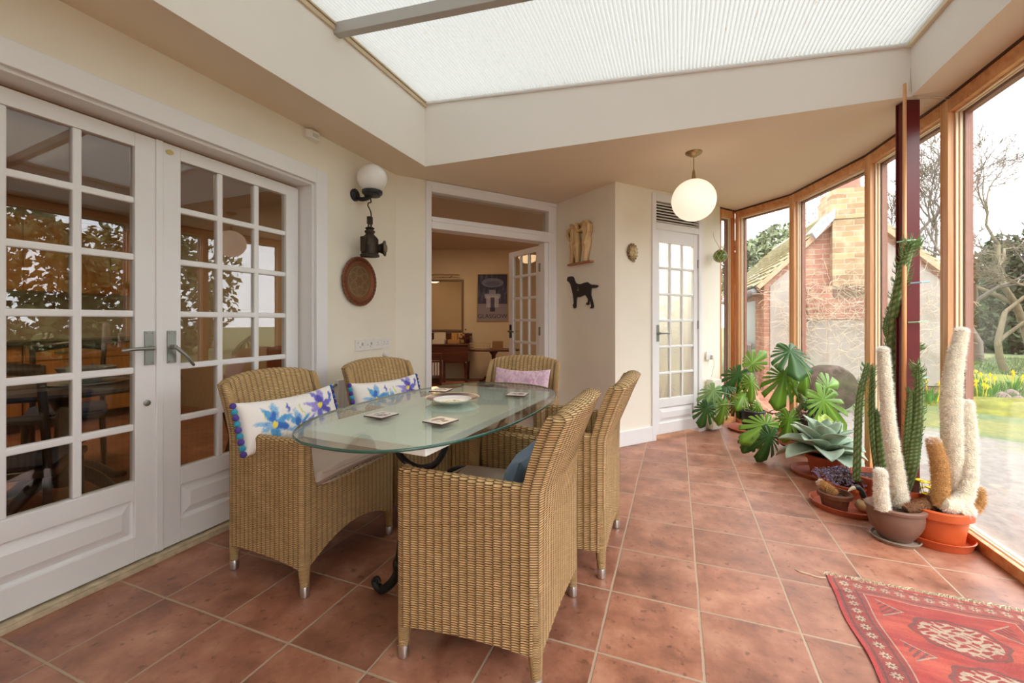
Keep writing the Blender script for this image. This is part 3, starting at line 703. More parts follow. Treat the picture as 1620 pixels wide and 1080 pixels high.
# ------------------------------------------------------------------ glass table
TCX, TCY, TROT = -.93, 1.652, math.radians(-3.5)
tab = thing('dining_table', 'oval glass-topped dining table on a black iron base', 'table', (TCX, TCY, 0), TROT)
def superell(a, b, e, n=96): 
    return [(a*abs(math.cos(t))**(2/e)*(1 if math.cos(t) >= 0 else -1), b*abs(math.sin(t))**(2/e)*(1 if math.sin(t) >= 0 else -1)) for t in [2*PI*k/n for k in range(n)]]
gt = thin_glass('green tinted table glass', (.955,.995,.968), .05)
ge = simple('green glass edge', srgb(46,92,78), .15, 0, .8)
ov = superell(.398, .692, 2.45); ov2 = superell(.3955, .6895, 2.45)
MB().prism(ov2, .741, .752).obj('glass_top', gt, tab)
m = MB(); n = len(ov)
m.add([(x, y, .7415) for x, y in ov2]+[(x, y, .7435) for x, y in ov]+[(x, y, .7495) for x, y in ov]+[(x, y, .7515) for x, y in ov2], [(r*n+i, r*n+(i+1) % n, (r+1)*n+(i+1) % n, (r+1)*n+i) for r in range(3) for i in range(n)])
m.obj('glass_edge', ge, tab, smooth=True)
marb = simple('pale veined marble', srgb(248,250,244), .3, noise=.02, nscale=5)
MB().box(-.262, .262, -.545, .555, .712, .7405).obj('marble_slab', marb, tab, bevel=.003)
for y in (-.235, .27):
    m = MB()
    m.tube(smoothpath([(-.13, y, .71), (-.125, y, .64), (-.08, y, .572), (0, y, .545), (.08, y, .572), (.125, y, .64), (.13, y, .71)], 6), .0125, 10)
    m.tube([(-.22, y, .702), (.22, y, .702)], .009, 8)
    m.obj('iron_arch', M['blackm'], tab, smooth=True)
    m = MB(); m.lathe([(.016, 0), (.026, .02), (.02, .05), (.013, .1), (.018, .2), (.013, .28), (.018, .31), (.014, .345)], 16, c=(0, y, .2)); m.obj('iron_column', M['blackm'], tab, smooth=True)
    for sx in (-1, 1):
        m = MB(); pts = [(0, y, .40), (sx*.035, y, .34), (sx*.07, y, .26), (sx*.085, y, .18), (sx*.11, y, .09), (sx*.17, y, .024), (sx*.205, y, .022), (sx*.225, y, .042), (sx*.208, y, .056), (sx*.193, y, .044)]
        m.tube(smoothpath(pts, 6), cols_along([.014, .020, .023, .022, .019, .017, .016, .013, .010, .006], 6), 12); m.sphere((sx*.095, y, .14), .026, 12, 8, sz=1.5); m.obj('iron_leg', M['blackm'], tab, smooth=True)
m = MB(); m.tube([(0, -.235, .3), (0, .27, .3)], .012, 10); m.tube(smoothpath([(0, -.235, .32), (0, -.12, .42), (0, 0, .46), (0, .14, .42), (0, .27, .32)], 6), .01, 8); m.obj('stretcher', M['blackm'], tab, smooth=True)
# coasters and plate
M['cork'] = simple('coaster backing', srgb(70,36,30), .6)
def coaster_cols(x, y, sd):
    C = np.tile(np.array(srgb(226,222,214)), (len(x), 1)); r = np.hypot(x, y)
    n = vnoise(x*30, y*30, 2.2, sd)
    C = blend(C, ((r < .033) & (n > .1)).astype(float), srgb(96,40,54), .85); C = blend(C, ((r < .03) & (n < -.7)).astype(float), srgb(120,140,120), .8)
    C = blend(C, (np.maximum(abs(x), abs(y)) > .0435).astype(float), srgb(206,196,184), .7); return C
def coaster(x, y, rz, label, sd):
    t = thing('coaster', label, 'coaster', (x, y, .7521), rz, 'square patterned coasters on the glass table')
    MB().box(-.047, .047, -.047, .047, 0, .0045).obj('cork_base', M['cork'], t, bevel=.001)
    n = 36; g = np.linspace(-.0465, .0465, n); P = np.stack(np.meshgrid(g, g, indexing='ij')+[np.full((n, n), .0052)], -1)
    m = MB().grid(P); X = P.reshape(-1, 3)
    k = len(m.v); ring = [(-.0465, -.0465), (.0465, -.0465), (.0465, .0465), (-.0465, .0465)]
    m.add([(a, b, .0045) for a, b in ring]+[(a, b, .0052) for a, b in ring], [(i, (i+1) % 4, 4+(i+1) % 4, 4+i) for i in range(4)])
    c = np.vstack([coaster_cols(X[:, 0], X[:, 1], sd), np.tile(np.array(srgb(220,214,204)), (8, 1))])
    m.obj('printed_face', M['cpaint'], t, col=c)
M['cpaint'] = attr_mat('printed gloss', .3, spec=.5)
coaster(-1.07, 1.353, -.12, 'square coaster at the near left of the glass table', 1)
coaster(-.805, 1.352, -.2, 'square coaster nearest the close armchair on the glass table', 2)
coaster(-1.157, 1.945, .1, 'square coaster at the far left end of the glass table', 3)
coaster(-.735, 1.972, .1, 'square coaster at the far right end of the glass table', 4)
pr = thing('dinner_plate', 'round plate with wide dark blue and gold rim in the middle of the table', 'plate', (-.95, 1.70, .7521))
nr, na = 60, 128; prof = [(0, .004), (.060, .004), (.075, .008), (.082, .013), (.122, .022)]
rr = np.linspace(0.0005, .122, nr); zz = np.interp(rr, [p[0] for p in prof], [p[1] for p in prof]); th = np.arange(na)*2*PI/na
Pq = np.zeros((na, nr, 3)); Pq[..., 0] = np.cos(th)[:, None]*rr; Pq[..., 1] = np.sin(th)[:, None]*rr; Pq[..., 2] = zz
Cq = np.tile(np.array(srgb(236,234,228)), (na, nr, 1)); R2 = np.repeat(rr[None], na, 0); T2 = np.repeat(th[:, None], nr, 1)
Cq[(R2 > .088) & (R2 < .117)] = srgb(38,26,72); Cq[(R2 >= .117) & (R2 < .120)] = srgb(196,160,80); Cq[(abs(R2-.087) < .0016)] = srgb(190,156,84)
xx = Pq[..., 0]; yy = Pq[..., 1]; nz = vnoise(xx.ravel()*40, yy.ravel()*40, 2.4, 9).reshape(xx.shape)
Cq[(np.hypot(xx-.005, yy+.02) < .042) & (nz > .25)] = srgb(214,190,96); Cq[(np.hypot(xx-.005, yy+.02) < .042) & (nz < -.8)] = srgb(120,140,90)
m = MB().grid(Pq, True); m.obj('plate_top', M['cpaint'], pr, smooth=True, col=Cq.reshape(-1, 3))
m = MB(); m.lathe([(.06, 0), (.066, .0), (.068, .004), (.10, .012), (.122, .0212), (.1225, .022)], 64, cap=False); m.obj('plate_foot', simple('white china', (.8,.8,.78), .2), pr, smooth=True)
# ------------------------------------------------------------------ things on the walls
def at(px, py, d):
    x = (px-810)/669.7*d; return Vector((x*.9323-d*.3617, x*.3617+d*.9323, CAM_H+(506-py)/669.7*d))
def wallM(a, b, s, z):     # frame on a wall: local x along the wall, local -y into the room
    p = lerp2(a, b, s); ang_ = math.atan2(b[1]-a[1], b[0]-a[0]); return Matrix.Translation((p[0], p[1], z)) @ rotz(ang_)
RX = Matrix.Rotation(PI/2, 4, 'X')
def wthing(name, label, cat, Mx, group=None):
    o = thing(name, label, cat, group=group); o.matrix_world = Mx; return o
LW0, LW1 = (-2.19, 0), (-2.19, 2.95)
opal = simple('opal glass globe', (.80,.79,.76), .25, 0, .5)
# globe wall lamp
t = wthing('wall_lamp', 'white glass globe wall lamp on a black cast bracket above the lantern', 'wall lamp', wallM(LW0, LW1, 2.465, 2.035))
m = MB(); m.lathe([(.045, 0), (.045, .012), (.03, .022), (.022, .03)], 24, M=RX); m.obj('wall_plate', M['blackm'], t, auto=40)
m = MB(); m.tube(smoothpath([(0, -.02, -.02), (.005, -.06, -.035), (.01, -.11, -.03), (.012, -.145, -.01)], 5), .016, 12); m.obj('arm', M['blackm'], t, smooth=True)
m = MB(); m.lathe([(.03, 0), (.056, .002), (.056, .012), (.068, .016), (.072, .024), (.072, .038), (.064, .042)], 32, c=(.012, -.15, -.022)); m.obj('gallery', M['blackm'], t, auto=40)
m = MB(); m.sphere((.012, -.15, .105), .105, 40, 24); m.obj('globe', opal, t, smooth=True)
# lantern and its hook
tin = simple('blackened tin', srgb(66,56,46), .5, .6, noise=.35, nscale=24, bump=.25, bscale=70)
t = wthing('lantern', 'old black railway lantern with a bull\'s-eye lens hanging from a hook', 'lantern', wallM(LW0, LW1, 2.475, 1.60))
yy_ = -.13
m = MB(); m.tube(smoothpath([(.01, yy_, .40), (.012, yy_, .375), (-.012, yy_, .365), (-.02, yy_, .345), (-.004, yy_, .325), (.012, yy_, .30), (.014, yy_, .255), (0, yy_, .245), (-.012, yy_, .258)], 5), .0045, 8); m.obj('hook', tin, t, smooth=True)
m = MB(); m.lathe([(.066, 0), (.068, .012), (.06, .018), (.06, .125), (.05, .14), (.034, .155), (.028, .165), (.036, .175), (.037, .185), (.026, .19), (.026, .198), (.034, .204), (.02, .214), (.001, .216)], 28, c=(0, yy_, -.02)); m.obj('lamp_body', tin, t, auto=35)
m = MB(); m.tube([(-.014, yy_, .19), (-.016, yy_, .255), (-.014, yy_, .262), (.014, yy_, .262), (.016, yy_, .255), (.014, yy_, .19)], .006, 8); m.box(-.018, .018, yy_-.012, yy_+.012, .215, .268); m.obj('bail', tin, t, auto=30)
lm = Matrix.Translation((.045, yy_-.03, .045)) @ rotz(math.radians(-62)) @ Matrix.Rotation(PI/2, 4, 'Y')
m = MB(); m.lathe([(.03, 0), (.032, .02), (.042, .04), (.056, .048), (.058, .056), (.05, .056), (.04, .05)], 28, M=lm); m.obj('lens_hood', tin, t, auto=40)
m = MB(); m.lathe([(.046, .048), (.036, .062), (.018, .07), (.001, .072)], 24, M=lm); m.obj('lens', simple('dusty lens', srgb(120,104,80), .2, .2), t, smooth=True)
m = MB(); m.box(-.078, -.064, yy_-.02, yy_+.02, .01, .115); m.box(-.07, -.05, yy_-.012, yy_+.012, .0, .02); m.obj('side_handle', tin, t, bevel=.003)
# copper charger
cop = attr_mat('engraved copper', .4, .2, 120); cop.node_tree.nodes['Principled BSDF'].inputs['Metallic'].default_value = .15
t = wthing('copper_plate', 'round engraved copper plate with a scalloped rim on the cream wall', 'plate', wallM(LW0, LW1, 2.50, 1.408))
na, nr = 144, 60; rr = np.linspace(.0005, .180, nr); th = np.arange(na)*2*PI/na; Pq = np.zeros((na, nr, 3)); T2, R2 = np.meshgrid(th, rr, indexing='ij')
yb = np.interp(rr, [0, .125, .14, .160, .180], [.014, .014, .024, .03, .022])[None]+(.0035*np.sin(T2*36)*(R2 > .155))
rw = R2*(1+.012*np.cos(T2*36)*(R2 > .16)); Pq[..., 0] = rw*np.cos(T2); Pq[..., 2] = rw*np.sin(T2); Pq[..., 1] = -yb
C = np.tile(np.array(srgb(128,96,62)), (na, nr, 1)); x, y = R2*np.cos(T2), R2*np.sin(T2)
fl = np.zeros_like(x)
for k in range(6):
    cx, cy = .07*math.cos(k*PI/3+PI/6), .07*math.sin(k*PI/3+PI/6); q = np.hypot(x-cx, y-cy); fl = np.maximum(fl, (abs(q-.03) < .0025)*1.); fl = np.maximum(fl, ((q < .026) & (np.sin(q*900) > .3) & (np.sin(np.arctan2(y-cy, x-cx)*6) > 0))*.6)
star = R2*(1+.35*np.abs(np.sin(T2*3))); fl = np.maximum(fl, (abs(star-.045) < .003)*1.); fl = np.maximum(fl, (abs(R2-.108) < .003)*1.)
C = C*(1-.5*fl[..., None])+np.array(srgb(196,160,112))*.5*fl[..., None]
C[R2 > .125] = srgb(150,88,56); C[(R2 > .148)] = srgb(120,64,42); C[(R2 > .168)] = srgb(160,100,66)
C *= .72; C *= (1+.18*np.sin(T2*72)*(R2 > .14))[..., None]
m = MB().grid(Pq, True); m.obj('plate_face', cop, t, smooth=True, col=np.clip(C, 0, 1).reshape(-1, 3))
m = MB(); m.lathe([(.11, 0), (.178, .018), (.181, .022)], 72, M=RX, cap=False); m.obj('plate_back', simple('dull copper back', srgb(110,64,44), .5, .6), t, smooth=True)
# row of sockets and switches
for k, (w, lab) in enumerate(((.094, 'leftmost white wall plate of the row above the second chair'), (.094, 'second white wall plate from the left in the row above the second chair'), (.098, 'third white wall plate, next to the last, in the row above the second chair'), (.098, 'rightmost white wall plate, a socket, in the row above the second chair'))):
    t = wthing('wall_socket', lab, 'socket', wallM(LW0, LW1, 2.515+k*.099, .937), 'row of white wall plates')
    m = MB(); m.box(-.0485, .0485, -.009, 0, -.043, .043); m.obj('face_plate', M['plastic'], t, bevel=.003)
    m = MB()
    if k in (0, 1):
        for px_, pz in (((-.022, .018), (.0, -.014)), ((-.018, .0), (.014, -.014)))[k]: m.box(px_-.004, px_+.004, -.011, -.008, pz-.006, pz+.006)
        m.box(.018, .03, -.014, -.008, -.004, .018)
    else:
        for cx in ((0,) if k == 2 else (-.02, .02)):
            m.box(cx-.002, cx+.002, -.0105, -.008, .008, .016); m.box(cx-.012, cx-.007, -.0105, -.008, -.008, -.004); m.box(cx+.007, cx+.012, -.0105, -.008, -.008, -.004)
    m.obj('contact_slot' if k > 1 else 'switch', simple('socket detail', srgb(120,112,104) if k > 1 else srgb(190,184,174), .5), t)
t = wthing('alarm_sensor', 'small white boxed sensor high on the cream wall by the ceiling', 'sensor', wallM(LW0, LW1, 2.06, 2.30))
m = MB(); m.prism([(-.055, 0), (.055, 0), (.055, -.03), (.03, -.05), (-.03, -.05), (-.055, -.03)], -.026, .026); m.obj('sensor_case', M['plastic'], t, bevel=.004)
m = MB(); m.box(-.022, .022, -.0515, -.049, -.016, .008); m.obj('sensor_window', simple('sensor window', (.6,.58,.52), .3), t)
# radiator behind the second chair
t = wthing('radiator', 'cream panel radiator on the wall behind the second chair', 'radiator', wallM(LW0, LW1, 2.22, .16))
m = MB(); m.box(0, .50, -.085, -.045, 0, .56); 
for k in range(15): m.box(.018+k*.032, .03+k*.032, -.090, -.085, .03, .53)
m.obj('radiator_panel', M['plastic'], t, bevel=.004)
m = MB(); m.tube([(0.07, -.06, .06), (0.07, 0, .06)], .008, 8); m.tube([(.43, -.06, .06), (.43, 0, .06)], .008, 8); m.tube([(0, -.065, .53), (-.02, -.065, .53)], .009, 8); m.obj('bracket', M['pewter'], t)
m = MB(); m.sphere((-.032, -.065, .53), .017, 14, 8); m.obj('valve_knob', M['chrome'], t, smooth=True)
t = wthing('thermostat_valve', 'small cream valve head on the wall above the second chair', 'valve', wallM(LW0, LW1, 2.80, .85))
m = MB(); m.lathe([(.012, 0), (.022, .004), (.024, .03), (.018, .04), (.001, .042)], 16, M=RX); m.obj('valve_head', M['plastic'], t, auto=40)
# carved relief: three figures, arms around each other, one continuous panel
t = wthing('relief_plaque', 'carved pale wood relief of three standing figures seen from behind', 'wall carving', wallM(B, C3, .395, 1.68))
g = 110; gx = np.linspace(-.19, .185, g); gz = np.linspace(-.0, .385, g); X, Z = np.meshgrid(gx, gz, indexing='ij'); H = np.zeros_like(X)
def body(H, cx, lean, hip, sh, top, head=True):
    zz = Z/.36
    ctr = cx+lean*np.sin(zz*2.6)*.5; wdt = np.interp(zz, [0, .05, .25, .45, .52, .62, .72, .85, .93, 1.0, 1.1], [.017, .017, .030, .042, .047, .038, .031, .040, .040, .024, .0])*hip
    d = (X-ctr)/np.maximum(wdt, 1e-4); b = np.sqrt(np.clip(1-d*d, 0, 1))*.030
    cleft = np.exp(-((X-ctr)/.006)**2)*np.where(zz < .52, .014, np.where(zz < .9, .006, 0)); b = np.where(b > 0, np.maximum(b-cleft*(b > 0), .004), 0)
    butt = np.exp(-((X-ctr-.016)/.02)**2-((zz-.47)/.07)**2)+np.exp(-((X-ctr+.016)/.02)**2-((zz-.47)/.07)**2)
    return np.maximum(H, b+butt*.007*(b > 0))
H = body(H, -.115, .05, 1.0, 1, 1); H = body(H, -.025, -.03, 1.05, 1, 1); H = body(H, .082, .03, 1.22, 1, 1)
def limb(H, x0, z0, x1, z1, w, hgt):
    vx, vz = x1-x0, z1-z0; L = math.hypot(vx, vz); tt = np.clip(((X-x0)*vx+(Z-z0)*vz)/L/L, 0, 1); dd = np.hypot(X-x0-tt*vx, Z-z0-tt*vz)/w
    return np.maximum(H, np.sqrt(np.clip(1-dd*dd, 0, 1))*hgt*(dd < 1)+np.where(dd < 1, .008, 0))
for a in ((-.150, .325, -.165, .285, .013, .022), (-.165, .285, -.135, .235, .012, .020), (-.150, .325, -.07, .35, .014, .030), (-.07, .35, -.01, .345, .014, .034), (-.01, .345, .022, .295, .013, .034), (.022, .295, .07, .305, .013, .034), (.07, .305, .12, .345, .013, .034), (.045, .36, .12, .372, .014, .030), (.12, .372, .150, .34, .014, .030), (.150, .34, .150, .275, .012, .026), (.15, .275, .12, .22, .011, .022)): H = limb(H, *a)
base = ((X > -.15) & (X < .145) & (Z > .01) & (Z < .35)); H = H*1.6
mask = H > .0035
m = MB(); idm = -np.ones(X.shape, int)
for i in range(g):
    for j in range(g):
        if mask[i, j]: idm[i, j] = len(m.v); m.v.append((X[i, j], -.012-H[i, j], Z[i, j]))
nb_ = len(m.v); m.v += [(a, -.004, c) for a, b, c in m.v[:nb_]]
from collections import Counter
ec = Counter(); qs = []
for i in range(g-1):
    for j in range(g-1):
        q = (idm[i, j], idm[i+1, j], idm[i+1, j+1], idm[i, j+1])
        if min(q) >= 0: qs.append(q)
for q in qs:
    for k in range(4): ec[(q[k], q[(k+1) % 4])] += 1
m.f = [q for q in qs]+[tuple(v+nb_ for v in q[::-1]) for q in qs]+[(a, a+nb_, b+nb_, b) for (a, b) in ec if (b, a) not in ec]
bmw = wood('pale carved wood', srgb(196,164,112), srgb(222,192,142), .5, 'Z', 6)
m.obj('carved_figures', bmw, t, smooth=True)
m = MB(); m.prism([(-.18, 0), (.175, 0), (.175, -.045), (.10, -.062), (-.05, -.055), (-.18, -.035)], -.016, 0); m.obj('ledge', wood('reddish ledge wood', srgb(150,92,56), srgb(178,118,76), .5, 'X', 5), t, bevel=.003)
# black dog cut-out
t = wthing('dog_plaque', 'black flat wooden dog shape with a small silver cross on its chest', 'wall ornament', wallM(B, C3, .41, 1.395))
dog = [(108,680),(118,655),(132,655),(150,652),(168,655),(182,668),(192,700),(205,728),(230,742),(265,748),(300,738),(335,735),(352,748),(372,765),(400,768),(438,775),(447,785),(435,798),(400,802),(375,798),(372,830),(372,870),(382,905),(395,955),(400,990),(390,1003),(370,1005),(366,995),(378,985),(372,945),(358,915),(352,940),(354,960),(340,970),(325,962),(326,950),(342,940),(345,915),(330,885),(312,862),(285,872),(250,882),(220,880),(214,900),(212,950),(210,990),(196,1000),(182,992),(184,980),(176,970),(180,955),(188,945),(185,900),(178,850),(168,810),(158,770),(148,735),(130,712),(112,700)]
sc_ = .46/340; P2 = [((x-275)*sc_*.98, (830-y)*sc_*.685) for x, y in dog]
m = MB(); m.prism(P2, -.016, -.002, Matrix.Identity(4)); m.v = [(x, z, y) for x, y, z in m.v]
m.obj('dog_shape', simple('matt black paint', (.022,.018,.018), .55), t, bevel=.0015)
m = MB(); m.box(-.050, -.046, -.0195, -.0165, .02, .058); m.box(-.061, -.035, -.0195, -.0165, .018, .024); m.box(-.0505, -.0455, -.0195, -.0165, .008, .03); m.obj('cross_pendant', M['chrome'], t)
# bronze leafy knocker-like ornament
t = wthing('mask_ornament', 'small gilt leafy mask ornament on the cream wall beside the narrow door', 'wall ornament', wallM(C3, D3, .195, 1.735))
gold = simple('aged gilt metal', srgb(176,156,112), .45, .5, noise=.5, nscale=60, bump=.7, bscale=60)
m = MB(); m.sphere((.0, -.018, .0), .052, 24, 14, sx=1, sy=.45, sz=1.2); m.obj('mask_face', gold, t, smooth=True)
for k in range(14):
    a = k/14*2*PI; mm = MB(); mm.sphere((math.cos(a)*.052, -.012, math.sin(a)*.064), .016, 8, 6, sx=1.1, sy=.5, sz=.8, M=Matrix.Rotation(-a, 4, 'Y')); mm.obj('curled_leaf', simple('dark gilt' if k == 0 else 'dark gilt', srgb(134,108,80), .5, .4, noise=.3, nscale=50), t, smooth=True)
m = MB(); m.tube([(0.012+.014*math.cos(a), -.014, -.078+.012*math.sin(a)) for a in np.linspace(0, 2*PI, 17)], .004, 6, cap=False); m.obj('ring', gold, t, smooth=True)
# green glass float in a net
t = wthing('glass_float', 'green glass fishing float in a rope net hanging by the corner window', 'glass float', wallM(C3, D3, 1.352, 1.775))
gfl = simple('green bottle glass', srgb(84,128,30), .08, 0, .8); 
m = MB(); m.sphere((0, -.07, 0), .062, 28, 18); m.obj('float_ball', gfl, t, smooth=True)
rope = simple('pale rope', srgb(206,190,160), .8)
m = MB()
for k in range(8):
    for sgn in (-1, 1):
        a0 = k*PI/4; pts = [(.0655*math.sin(p)*math.cos(a0+sgn*p*.6), -.07+.0655*math.sin(p)*math.sin(a0+sgn*p*.6), .0655*math.cos(p)) for p in np.linspace(.15, 3.0, 14)]; m.tube(pts, .0022, 5)
m.tube([(0.02*math.cos(a), -.07+.02*math.sin(a), .064) for a in np.linspace(0, 2*PI, 13)], .004, 6)
m.obj('rope_net', rope, t)
m = MB(); m.tube(smoothpath([(0, -.07, .064), (-.01, -.05, .12), (-.02, -.02, .18), (-.022, -.008, .225)], 4), .003, 6); m.tube([(-.022, -.004, .225), (-.03, -.02, .25)], .002, 5); m.obj('hanging_cord', rope, t)
# plug socket with cord, small box below
t = wthing('wall_socket', 'single white socket with a plug, low between narrow door and corner window', 'socket', wallM(C3, D3, 1.276, .762))
m = MB(); m.box(-.055, .055, -.009, 0, -.043, .043); m.obj('face_plate', M['plastic'], t, bevel=.003)
m = MB(); m.box(.005, .042, -.036, -.009, -.036, .006); m.obj('plug', M['plastic'], t, bevel=.004)
m = MB(); m.tube(smoothpath([(.024, -.03, -.034), (.028, -.035, -.09), (.01, -.03, -.17), (-.03, -.03, -.28), (-.05, -.03, -.40), (-.05, -.03, -.5)], 6), .0028, 6); m.obj('power_cord', M['plastic'], t, smooth=True)
t = wthing('control_box', 'plain white box low on the wall behind the monstera leaves', 'box', wallM(C3, D3, 1.30, .02)); MB().box(-.07, .07, -.075, 0, 0, .50).obj('box_body', M['wall'], t, bevel=.004)
# pendant globe
t = thing('pendant_lamp', 'glowing peach-white globe pendant hanging from the ceiling', 'pendant lamp', (.118, 3.34, CZ))
brass = simple('antique brass', srgb(170,146,104), .35, .9, noise=.3, nscale=40)
m = MB(); m.lathe([(.005, -.035), (.02, -.034), (.03, -.022), (.052, -.014), (.058, -.004), (.058, 0)], 32); m.obj('ceiling_rose', brass, t, auto=40)
m = MB(); m.tube([(0, 0, -.03), (0, 0, -.13)], .003, 8); m.lathe([(.004, -.125), (.009, -.14), (.013, -.175), (.018, -.205)], 16); m.obj('cord_and_cap', brass, t, auto=40)
lit = simple('lit opal glass', (.80,.77,.74), .35, emit=(1,.72,.54), es=.40)
m = MB(); m.sphere((0, 0, -.348), .152, 48, 28, sz=.985); m.obj('globe_shade', lit, t, smooth=True)
# dark red post, bamboo cane, ties, wires
t = thing('steel_post', 'dark red steel post standing just inside the curved window wall', 'post', (1.205, 3.005, 0), .30)
m = MB(); m.box(-.032, .032, -.026, .026, 0, CZ-.002); m.box(-.040, .040, -.031, -.024, 0, CZ-.002); m.box(-.040, .040, .024, .031, 0, CZ-.002); m.obj('post_section', M['redpost'], t, bevel=.002)
t = thing('bamboo_cane', 'pale cane leaning upright against the dark red post', 'cane', (1.155, 2.92, .15)); 
m = MB(); m.tube([(0, 0, 0), (-.002, -.01, 1.0), (-.004, -.02, 2.25)], [.011, .0105, .008], 10)
m.obj('cane_rod', wood('pale cane', srgb(214,150,98), srgb(230,176,126), .4, 'Z', 6), t, smooth=True)
m = MB()
m.tube(smoothpath([(1.19, 2.935, 2.62), (1.188, 2.93, 2.45), (1.20, 2.925, 2.335), (1.29, 2.945, 2.318), (1.385, 2.965, 2.30)], 6), .0018, 5); m.tube([(1.183, 2.935, 2.62), (1.181, 2.93, 2.37)], .0015, 5); m.tube([(1.20, 2.92, 2.335), (1.385, 2.955, 2.31)], .0015, 5)
m.obj('pull_cord', simple('grey cord', srgb(190,180,164), .6), sb)

# ------------------------------------------------------------------ rug
def rug():
    W, Lr = .66, 1.15; nx, ny = 300, 520; x = np.linspace(0, W, nx); y = np.linspace(-Lr, 0, ny); X, Y = np.meshgrid(x, y, indexing='ij'); U = X.ravel(); V = -Y.ravel()
    red = np.array(srgb(158,40,30)); dk = np.array(srgb(100,34,30)); cr = np.array(srgb(184,168,142)); br = np.array(srgb(84,50,44)); pk = np.array(srgb(168,82,66))
    n = vnoise(U*60, V*260, 1.0, 21)*.5; C = np.tile(red, (len(U), 1)); C = blend(C, np.clip(.45+.35*np.sin(V*31+vnoise(U, V, 6, 2))+.3*vnoise(U*8, V*90, 1.0, 8), 0, 1), srgb(196,84,58), .75)
    def flower(cx, cy, r, pet=8, inn=True):
        nonlocal C
        dx, dy = U-cx, V-cy; rad = np.hypot(dx, dy); a = np.arctan2(dy, dx); k = (rad < r*(.72+.28*np.cos(a*pet)))
        C = blend(C, k.astype(float), cr, .85); C = blend(C, (rad < r*.3).astype(float), dk, .9)
    bw = .105; edge = np.minimum(np.minimum(U, W-U), np.minimum(V-.0, 9)); C = blend(C, (edge < bw).astype(float), dk, .55); C = blend(C, (edge < bw).astype(float)*(V < bw), pk, .55)
    C = blend(C, (edge < .012).astype(float), srgb(176,42,40), .9); C = blend(C, ((abs(edge-.022) < .003) | (abs(edge-.084) < .0025)).astype(float), br, .8); C = blend(C, (abs(edge-bw) < .003).astype(float), cr, .6)
    for k in range(24):
        flower(.053, .055+k*.046, .018); flower(W-.053, .055+k*.046, .018)
    for k in range(13): flower(.055+k*.046, .050, .018)
    for k in range(14): flower(.03+k*.046, .015, .007)
    for r in range(4):
        cy = .27+r*.235
        for cx, s_ in ((.335, 1.0),):
            dx, dy = (U-cx)/1.35, (V-cy); q = np.hypot(dx, dy); a = np.arctan2(dy, dx)
            C = blend(C, (q < .098*(1+.05*np.cos(a*8))).astype(float), br, .75); C = blend(C, (q < .088*(1+.05*np.cos(a*8))).astype(float), red*.9, .9)
            lace = (np.sin(dx*150+1.2*np.sin(dy*120))*np.sin(dy*190+1.4*np.sin(dx*110+1)) > -.05) & (q < .082) & (q > .022); C = blend(C, lace.astype(float), cr, .8)
            C = blend(C, ((q < .022) & (q > .012)).astype(float), cr, .7)
        for cx, sgn in ((.135, 1), (W-.135, -1)):
            dx, dy = (U-cx)*sgn, V-(cy-.09); C = blend(C, ((abs(dy) < .055-dx*.7) & (dx > 0) & (dx < .075) & (np.sin(dy*260+dx*300) > .1)).astype(float), br, .75)
            C = blend(C, ((abs(abs(dy)-.05+dx*.7) < .003) & (dx > 0) & (dx < .075)).astype(float), cr, .6)
    C = np.clip(C*(1+.16*vnoise(U*90, V*300, 1, 5)[:, None]*.5)*(1+.10*rng.normal(size=(len(U), 1))), 0, 1)
    Z = .006+.0018*np.sin(U*37+V*11)*np.sin(V*23)+.010*np.clip(1-(U/W), 0, 1)*np.exp(-((V-.03)/.05)**2)*0
    Xw = U+.006*np.sin(V*16)+.01*np.exp(-((V-.0)/.04)**2)*(U < .2); Yw = -V+.006*np.sin(U*14)
    m = MB(); P = np.stack([Xw, Yw, Z], 1).reshape(nx, ny, 3); m.grid(P); k = len(m.v); cols_ = [C]
    ring = [i*ny for i in range(nx)]+[(nx-1)*ny+j for j in range(1, ny)]+[i*ny+ny-1 for i in range(nx-2, -1, -1)]+[j for j in range(ny-2, 0, -1)]
    for q in ring: v = m.v[q]; m.v.append((v[0], v[1], .0005))
    for i in range(len(ring)): m.f.append((ring[i], ring[(i+1) % len(ring)], k+(i+1) % len(ring), k+i))
    cols_.append(C[ring]); root = thing('rug', 'red patterned rug with cream medallions and a fringed edge', 'rug', (.605, 2.235, 0), math.radians(5.5)); 
    root.rotation_euler.z = math.radians(-1.5)
    m.obj('rug_pile', attr_mat('rug wool', .95, .5, 700, .3), root, col=np.vstack(cols_))
    m = MB(); r = random.Random(3)
    for k in range(230):
        x0 = r.uniform(-.004, W); a = r.uniform(-.9, .9); l = r.uniform(.012, .034); m.tube([(x0, -.004, .006), (x0+math.sin(a)*l*.5, l*.5, r.uniform(.004, .009)), (x0+math.sin(a*1.6)*l, l, .003)], .0011, 4, cap=False)
    m.tube(smoothpath([(0, -.03, .006), (-.03, -.032, .004), (-.06, -.022, .004), (-.09, -.015, .004), (-.105, -.0, .004)], 4), .0022, 5)
    m.obj('fringe', simple('cream wool fringe', srgb(216,204,176), .9), root)
rug()
